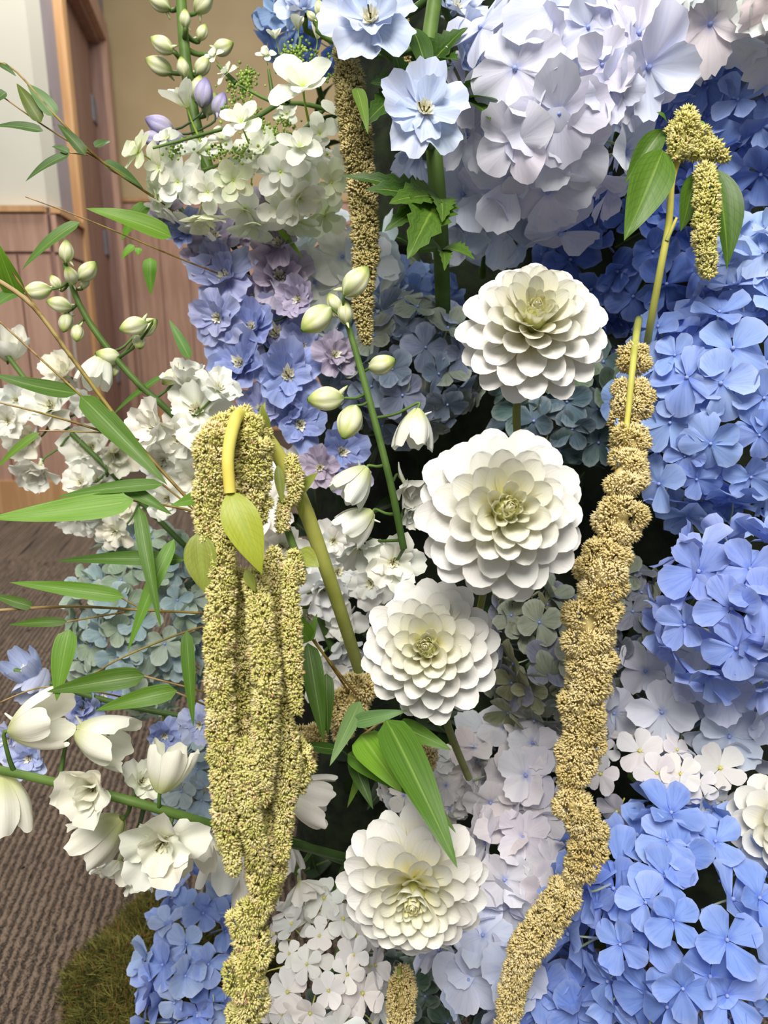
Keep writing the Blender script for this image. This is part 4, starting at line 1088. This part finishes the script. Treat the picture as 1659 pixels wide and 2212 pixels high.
amaranth('yellow green amaranth with a bundle of long hanging tassels on a bent stem',
    [([(775, 1445, .60), (745, 1350, .56), (705, 1230, .53), (655, 1090, .51), (605, 990, .50), (560, 925, .49), (520, 895, .465), (503, 925, .445), (492, 990, .44), (497, 1065, .44)], [13, 15, 17, 16, 14, 14, 13])],
    [([(500, 905, .47), (462, 950, .455), (450, 1060, .455), (444, 1190, .455)], [20, 34, 28, 17]),
     ([(512, 888, .475), (542, 950, .465), (550, 1060, .47), (545, 1150, .47)], [24, 38, 34, 24]),
     ([(505, 892, .48), (508, 990, .475), (500, 1080, .475)], [26, 36, 30]),
     ([(474, 1040, .462), (480, 1200, .455), (473, 1400, .45), (480, 1600, .45), (490, 1780, .452), (507, 1890, .455)], [20, 26, 29, 28, 24, 12]),
     ([(522, 1230, .485), (520, 1380, .478), (512, 1520, .472), (528, 1660, .47), (545, 1780, .468), (568, 1880, .468), (570, 1960, .47)], [20, 25, 29, 30, 33, 33, 28]),
     ([(570, 1950, .47), (520, 2000, .47), (555, 2050, .47), (520, 2110, .47), (545, 2150, .475), (510, 2230, .48)], [34, 32, 36, 38, 33, 34], .3),
     ([(548, 1230, .462), (562, 1340, .45), (574, 1480, .447), (572, 1600, .45), (566, 1740, .455)], [20, 26, 27, 25, 15]),
     ([(590, 1185, .48), (600, 1350, .475), (602, 1500, .472), (618, 1650, .47), (608, 1860, .47)], [20, 24, 25, 26, 12]),
     ([(622, 1215, .468), (628, 1330, .462), (634, 1440, .46), (642, 1545, .462)], [15, 18, 17, 10]),
     ([(560, 1720, .478), (592, 1800, .478), (585, 1900, .48), (552, 1990, .48)], [20, 26, 26, 20]),
     ([(600, 1570, .485), (636, 1620, .48), (648, 1660, .48), (622, 1720, .48)], [20, 27, 27, 20], .3),
     ([(572, 1880, .46), (550, 1810, .452), (532, 1700, .447), (530, 1590, .45)], [14, 20, 22, 15]),
     ([(628, 985, .49), (637, 1040, .485), (632, 1088, .485)], [10, 16, 9]),
     ([(618, 1075, .49), (608, 1150, .488)], [12, 12]),
     ([(632, 1190, .49), (640, 1230, .488), (650, 1262, .488)], [14, 15, 9]),
     ([(560, 925, .48), (585, 945, .478)], [14, 11])],
    [((495, 1062, .44), (566, 1240, .435), 82, YG, .08, .12, 'ovate', None, .3), ((428, 1150, .45), (445, 1285, .45), 70, YG2, .05, .2), ((530, 1230, .45), (552, 1280, .45), 22, YG2), ((560, 920, .48), (573, 868, .48), 16, YG2), ((578, 935, .48), (565, 872, .47), 20, YG2), ((600, 1005, .49), (610, 1090, .485), 22, YG2), ((645, 1065, .5), (688, 1020, .49), 26, YG2), ((640, 1195, .5), (690, 1225, .49), 50, YG2), ((650, 1120, .5), (655, 1065, .49), 14, YG2)], seed=200)
amaranth('thin hanging amaranth tassel in front of the cone hydrangea', [([(742, 20, .61), (740, 60, .60), (742, 95, .60)], [7, 6, 6])],
    [([(742, 80, .60), (755, 180, .60), (770, 300, .60), (783, 420, .61), (790, 560, .61), (782, 650, .61), (793, 742, .61)], [18, 27, 31, 26, 24, 20, 10]), ([(868, 40, .66), (870, 130, .66), (872, 200, .66)], [10, 13, 11])], mat=M_GRAINSH, smat=M_STEMD, pink=.02, seed=240)
amaranth('upright green amaranth with a drooping tassel and oval leaves', [([(1392, 790, .72), (1400, 730, .63), (1425, 590, .59), (1445, 480, .58), (1452, 390, .575), (1475, 320, .57)], [8, 8, 8, 7, 6]), ([(1440, 520, .58), (1462, 470, .575)], [5, 3])],
    [([(1490, 235, .565), (1478, 280, .565), (1462, 345, .565)], [16, 28, 18]), ([(1480, 300, .57), (1510, 290, .57), (1500, 340, .565)], [18, 24, 16]), ([(1500, 320, .57), (1535, 322, .57), (1570, 345, .57)], [18, 22, 12]), ([(1520, 355, .57), (1528, 440, .565), (1522, 520, .565), (1532, 602, .565)], [18, 24, 23, 11]), ([(1465, 270, .57), (1440, 290, .57)], [14, 10])],
    [((1432, 325, .57), (1348, 520, .56), 92, lin(92, 128, 40), .06, .2), ((1432, 280, .575), (1350, 395, .58), 50, lin(84, 118, 38), .05, .3), ((1500, 375, .58), (1470, 500, .585), 50, lin(84, 118, 38)), ((1545, 365, .57), (1570, 580, .57), 72, lin(80, 114, 36), .05, .35), ((1440, 265, .57), (1418, 242, .56), 18, lin(100, 140, 45)), ((1500, 265, .57), (1528, 275, .565), 16, lin(120, 150, 50))], pink=.01, seed=250)
amaranth('long knotted amaranth rope winding down past the four dahlias', [([(1380, 690, .64), (1376, 712, .56), (1368, 780, .525), (1358, 880, .52), (1352, 940, .52), (1335, 1160, .52)], [8, 8, 7, 6, 5])],
    [([(1368, 745, .54), (1366, 790, .54), (1362, 808, .54)], [29, 43, 25], .2), ([(1388, 825, .535), (1366, 855, .535), (1350, 905, .535), (1345, 920, .53)], [25, 43, 40, 20], .3), ([(1375, 920, .525), (1362, 955, .525), (1375, 1000, .52)], [27, 49, 34], .15), ([(1385, 990, .52), (1345, 1030, .515), (1360, 1075, .515)], [29, 58, 34], .15), ([(1318, 1075, .515), (1338, 1120, .51), (1330, 1180, .51)], [31, 56, 38], .15),
     ([(1335, 1160, .515), (1300, 1220, .51), (1300, 1290, .51), (1270, 1360, .51), (1278, 1430, .51), (1262, 1500, .515), (1262, 1570, .515), (1248, 1640, .52), (1228, 1710, .52)], [38, 54, 47, 54, 45, 49, 40, 45, 34], .25),
     ([(1228, 1700, .52), (1240, 1745, .515), (1272, 1785, .515), (1265, 1840, .52), (1235, 1905, .525)], [31, 38, 34, 38, 29], .2), ([(1240, 1895, .525), (1195, 1970, .53), (1140, 2045, .535), (1112, 2120, .54), (1092, 2235, .545)], [29, 36, 37, 27, 22], .15)], mat=M_GRAIND, pink=.015, dens=1.05, seed=260)
amaranth('short amaranth tassel end below the lowest dahlia', [([(862, 2090, .56), (866, 2230, .56)], [5, 5])], [([(870, 2090, .565), (868, 2160, .56), (860, 2230, .56)], [24, 28, 24], .2)], mat=M_GRAIND, pink=.02, seed=280)
amaranth('stubby amaranth tassels behind the third dahlia and bamboo leaves', [([(905, 1700, .66), (915, 1650, .65)], [5, 5])], [([(800, 1470, .64), (770, 1500, .63), (745, 1545, .63), (735, 1600, .64)], [30, 40, 32, 16], .2), ([(700, 1590, .64), (660, 1605, .63), (640, 1640, .62), (650, 1690, .62)], [22, 32, 34, 22], .25), ([(940, 1625, .64), (912, 1640, .64), (890, 1650, .645)], [16, 28, 16], .2)], mat=M_GRAIND, pink=.02, seed=290)

# ------------------------------------------------------------------ bamboo twigs
def bamboo(label, stems, leaves):
    C0 = P(*stems[0][0][0])
    root = thing('bamboo_twig', label, 'bamboo', C0)
    for pts, rads in stems:
        b = MB()
        d = pts[0][2]
        b.tube([P(*p) for p in pts], [S(r * .75, d) for r in rads], 24, 7)
        obj('stem', b.mesh('stem', M_STEMB, C0), root)
    for lf in leaves:
        add_leaf(root, *lf)
    return root
d = .60
bamboo('thin bamboo twig with small narrow leaves in front of the pale wall', [([(460, 520, .70), (330, 425, .66), (215, 345, .62), (120, 250, .60), (30, 150, .60), (-30, 130, .60)], [4, 3.5, 3, 2]), ([(215, 345, .62), (100, 275, .61), (0, 205, .6)], [3, 2.5, 2]), ([(190, 335, .61), (150, 330, .6)], [2, 2])],
    [((93, 283, d), (-15, 273, d), 24, G4), ((88, 265, d), (36, 180, d), 32, lin(95, 112, 40)), ((120, 252, d), (58, 180, d), 36, lin(110, 140, 90)), ((150, 333, d), (55, 392, d), 24, G4), ((185, 335, d), (124, 268, d), 26, lin(70, 98, 36)), ((205, 318, .63), (240, 305, .64), 22, G4), ((222, 350, .63), (310, 408, .65), 28, G4), ((150, 330, d), (112, 316, d), 18, G4), ((14, 200, d), (-20, 230, d), 30, G4), ((0, 138, d), (35, 165, d), 16, G4)])
bamboo('bamboo twig crossing the door with one broad glossy leaf', [([(470, 590, .70), (380, 555, .67), (250, 500, .64), (150, 460, .62), (55, 425, .62)], [2.6, 2.2, 1.8, 1.4])],
    [((172, 480, d), (48, 582, d), 30, lin(96, 130, 60)), ((370, 512, .62), (185, 450, .60), 50, lin(110, 148, 48), .05), ((325, 557, .66), (326, 637, .66), 30, lin(110, 160, 45)), ((290, 530, .67), (262, 560, .67), 18, lin(110, 160, 45)), ((300, 535, .67), (298, 552, .67), 16, lin(110, 160, 45)), ((320, 440, .68), (262, 520, .68), 36, lin(110, 160, 45)), ((600, 495, .70), (655, 560, .70), 14, lin(140, 175, 60))])
bamboo('long woody bamboo stem slanting down to the amaranth', [([(450, 1125, .54), (380, 1050, .54), (270, 925, .54), (150, 765, .54), (65, 655, .54), (-30, 590, .54)], [4.5, 5, 6, 7, 7]), ([(330, 1000, .545), (170, 850, .55), (0, 695, .56)], [4, 3.5, 3]), ([(28, 590, .55), (90, 680, .55), (170, 790, .545)], [3, 3, 4]), ([(300, 950, .55), (240, 936, .55), (85, 930, .55)], [3.5, 3, 2]), ([(250, 940, .55), (100, 895, .55), (-20, 865, .55)], [4, 3, 2.5])],
    [((38, 640, d), (-8, 520, .57), 48, lin(108, 150, 45)), ((38, 632, d), (-25, 672, .58), 34, lin(100, 135, 70)), ((165, 850, .55), (-25, 805, .55), 38, lin(84, 118, 44), -.06), ((175, 856, .545), (362, 1048, .53), 52, lin(90, 126, 40), .03), ((85, 935, .55), (-10, 1015, .55), 20, lin(110, 145, 55)), ((410, 775, .66), (365, 690, .66), 24, lin(100, 140, 70)), ((355, 810, .66), (240, 900, .67), 14, lin(90, 130, 50))])
bamboo('bamboo twig of long bright leaves reaching over the carpet', [([(470, 1130, .53), (400, 1100, .52), (280, 1080, .52)], [4.5, 4, 3]), ([(430, 1110, .53), (350, 1045, .52)], [3, 3]), ([(520, 1330, .56), (450, 1325, .55), (310, 1318, .54), (150, 1310, .54), (-30, 1320, .54)], [3, 3.5, 4, 4.5]), ([(310, 1318, .54), (260, 1290, .54)], [2.5, 2.5]), ([(270, 1322, .54), (145, 1343, .54)], [3, 2.5])],
    [((288, 1082, .50), (-30, 1120, .48), 62, lin(116, 160, 46), -.03, .1), ((352, 1046, .51), (120, 1075, .50), 30, lin(90, 130, 42)), ((262, 1048, .51), (372, 1112, .51), 30, lin(90, 128, 50)), ((487, 1048, .46), (368, 1092, .47), 46, lin(104, 145, 46), -.08), ((300, 1095, .51), (348, 1358, .49), 32, lin(88, 124, 42), .05), ((398, 1210, .53), (120, 1212, .52), 34, lin(84, 122, 36)), ((376, 1165, .52), (275, 1410, .50), 34, lin(104, 146, 50), .06), ((268, 1290, .53), (20, 1258, .52), 36, lin(104, 146, 44), .04), ((72, 1312, .54), (-20, 1285, .54), 24, G1), ((145, 1343, .54), (18, 1350, .54), 22, G1)])
bamboo('bamboo twig with dark leaves just above the creamy delphinium bells', [([(520, 1530, .56), (440, 1495, .55), (310, 1460, .54)], [3, 3, 2.5]), ([(480, 1345, .56), (400, 1365, .55), (265, 1420, .54), (180, 1470, .54)], [3, 3, 2]), ([(460, 1530, .56), (380, 1495, .54)], [3, 2.5]), ([(320, 1520, .54), (210, 1495, .54), (90, 1485, .54), (-30, 1530, .54)], [2.5, 2.5, 2])],
    [((150, 1360, .53), (122, 1515, .52), 50, lin(110, 150, 55), .04), ((312, 1460, .53), (100, 1495, .52), 48, lin(84, 118, 36), .06, .25), ((382, 1492, .52), (205, 1535, .51), 42, lin(96, 134, 40), .08), ((403, 1362, .53), (418, 1570, .52), 30, lin(88, 126, 40), .03)])
bamboo('dark bamboo shoots between the amaranth bundle and the third dahlia', [([(770, 1500, .60), (720, 1440, .58), (660, 1360, .57), (640, 1320, .57)], [4, 4, 3]), ([(750, 1490, .6), (690, 1400, .58), (680, 1380, .58)], [3, 3, 2])],
    [((665, 1390, .55), (700, 1605, .53), 48, lin(78, 112, 34), .03), ((705, 1455, .57), (708, 1590, .56), 32, lin(74, 106, 34)), ((668, 1385, .56), (612, 1310, .55), 44, lin(110, 150, 50)), ((668, 1385, .56), (685, 1325, .56), 18, lin(110, 150, 60)), ((672, 1380, .57), (640, 1310, .57), 14, G1)])
bamboo('broad bamboo leaves lying over the lowest dahlia', [([(840, 1700, .60), (820, 1620, .55), (830, 1560, .53), (780, 1590, .53)], [4, 3.5, 3]), ([(830, 1600, .55), (770, 1560, .54), (760, 1530, .54)], [3, 3])],
    [((835, 1555, .49), (988, 1875, .42), 86, lin(84, 122, 36), .06, .12, 'bamboo', None, .3), ((752, 1628, .53), (905, 1725, .49), 44, lin(92, 132, 40), .05), ((780, 1588, .52), (868, 1712, .48), 76, lin(116, 158, 46), .05, .1), ((778, 1515, .51), (712, 1655, .50), 36, lin(122, 152, 95), -.06), ((765, 1560, .51), (880, 1535, .50), 34, lin(112, 148, 92), .1), ((858, 1565, .52), (975, 1620, .50), 44, lin(88, 126, 40), .05), ((728, 1620, .53), (628, 1605, .52), 24, G2), ((760, 1640, .54), (806, 1748, .52), 34, G2), ((905, 1690, .47), (985, 1800, .45), 24, G1), ((790, 1640, .55), (750, 1745, .55), 20, G3)])

# ------------------------------------------------------------------ moss at the foot
def moss():
    g = np.random.default_rng(4)
    root = thing('moss_clump', 'olive green moss clump on the carpet below the blue hydrangea', 'moss', (-.245, .665, 0))
    # mound
    nu, nv = 14, 40
    v = []
    def shape(r, p):
        l = 1 + .12 * math.sin(3 * p + 1) + .08 * math.sin(7 * p)
        return (-.245 + .12 * r * l * math.cos(p), .665 + .145 * r * l * math.sin(p), .06 * (1 - r ** 2.2) + .006 * math.sin(40 * r * math.cos(p)) * (1 - r) - .003)
    for i in range(nu):
        for j in range(nv):
            v.append(shape(i / (nu - 1), 2 * math.pi * j / nv))
    base = plain_mat('moss_soil', lin(38, 38, 16), lin(62, 60, 26), 60, .95, bump=.004)
    obj('mat', mesh_from('mat', np.array(v) - np.array(root.location), grid_faces(nu, nv, 0, True), base), root)
    mm = ramp_mat('moss_strand', [(0, lin(46, 48, 20)), (.45, lin(94, 96, 42)), (.8, lin(142, 138, 70)), (1, lin(128, 88, 52))], .8, .15)
    N = 34000
    r = np.sqrt(g.random(N)) * 1.06; p = g.uniform(0, 2 * math.pi, N)
    l = 1 + .12 * np.sin(3 * p + 1) + .08 * np.sin(7 * p)
    pos = np.stack([-.245 + .12 * r * l * np.cos(p), .665 + .145 * r * l * np.sin(p), np.maximum(.06 * (1 - r ** 2.2), 0)], -1)
    clump = np.sin(pos[:, 0] * 90 + 2 * np.sin(pos[:, 1] * 60)) * np.sin(pos[:, 1] * 80)
    dr = g.normal(0, 1, (N, 3)); dr[:, 2] = np.abs(dr[:, 2]) * .7 + .15
    dr /= np.linalg.norm(dr, axis=1)[:, None]
    L = g.uniform(.006, .020, N) * (1 + .3 * clump)
    bend = g.normal(0, .35, (N, 3))
    sd = np.cross(dr, g.normal(0, 1, (N, 3))); sd /= np.linalg.norm(sd, axis=1)[:, None]
    w = g.uniform(.0003, .0006, N)
    mid = pos + dr * (L * .5)[:, None] + bend * (L * .2)[:, None]
    tip = pos + dr * L[:, None] + bend * (L * .6)[:, None]
    tip[:, 2] = np.maximum(tip[:, 2], .001)
    V_ = np.stack([pos - sd * w[:, None], pos + sd * w[:, None], mid + sd * w[:, None], mid - sd * w[:, None], tip], 1).reshape(-1, 3)
    k = 5 * np.arange(N)[:, None]
    F_ = np.vstack([k + np.array([[0, 1, 2]]), k + np.array([[0, 2, 3]]), k + np.array([[3, 2, 4]])])
    tone = np.clip(g.normal(.45, .26, N) + .25 * clump, 0, .9)
    tone = np.where(g.random(N) < .04, 1.0, tone)
    o = obj('moss_strands', mesh_from('moss_strands', V_ - np.array(root.location), F_, mm, {'pu': np.repeat(tone, 5)}, smooth=False), root)
    o['kind'] = 'stuff'
moss()
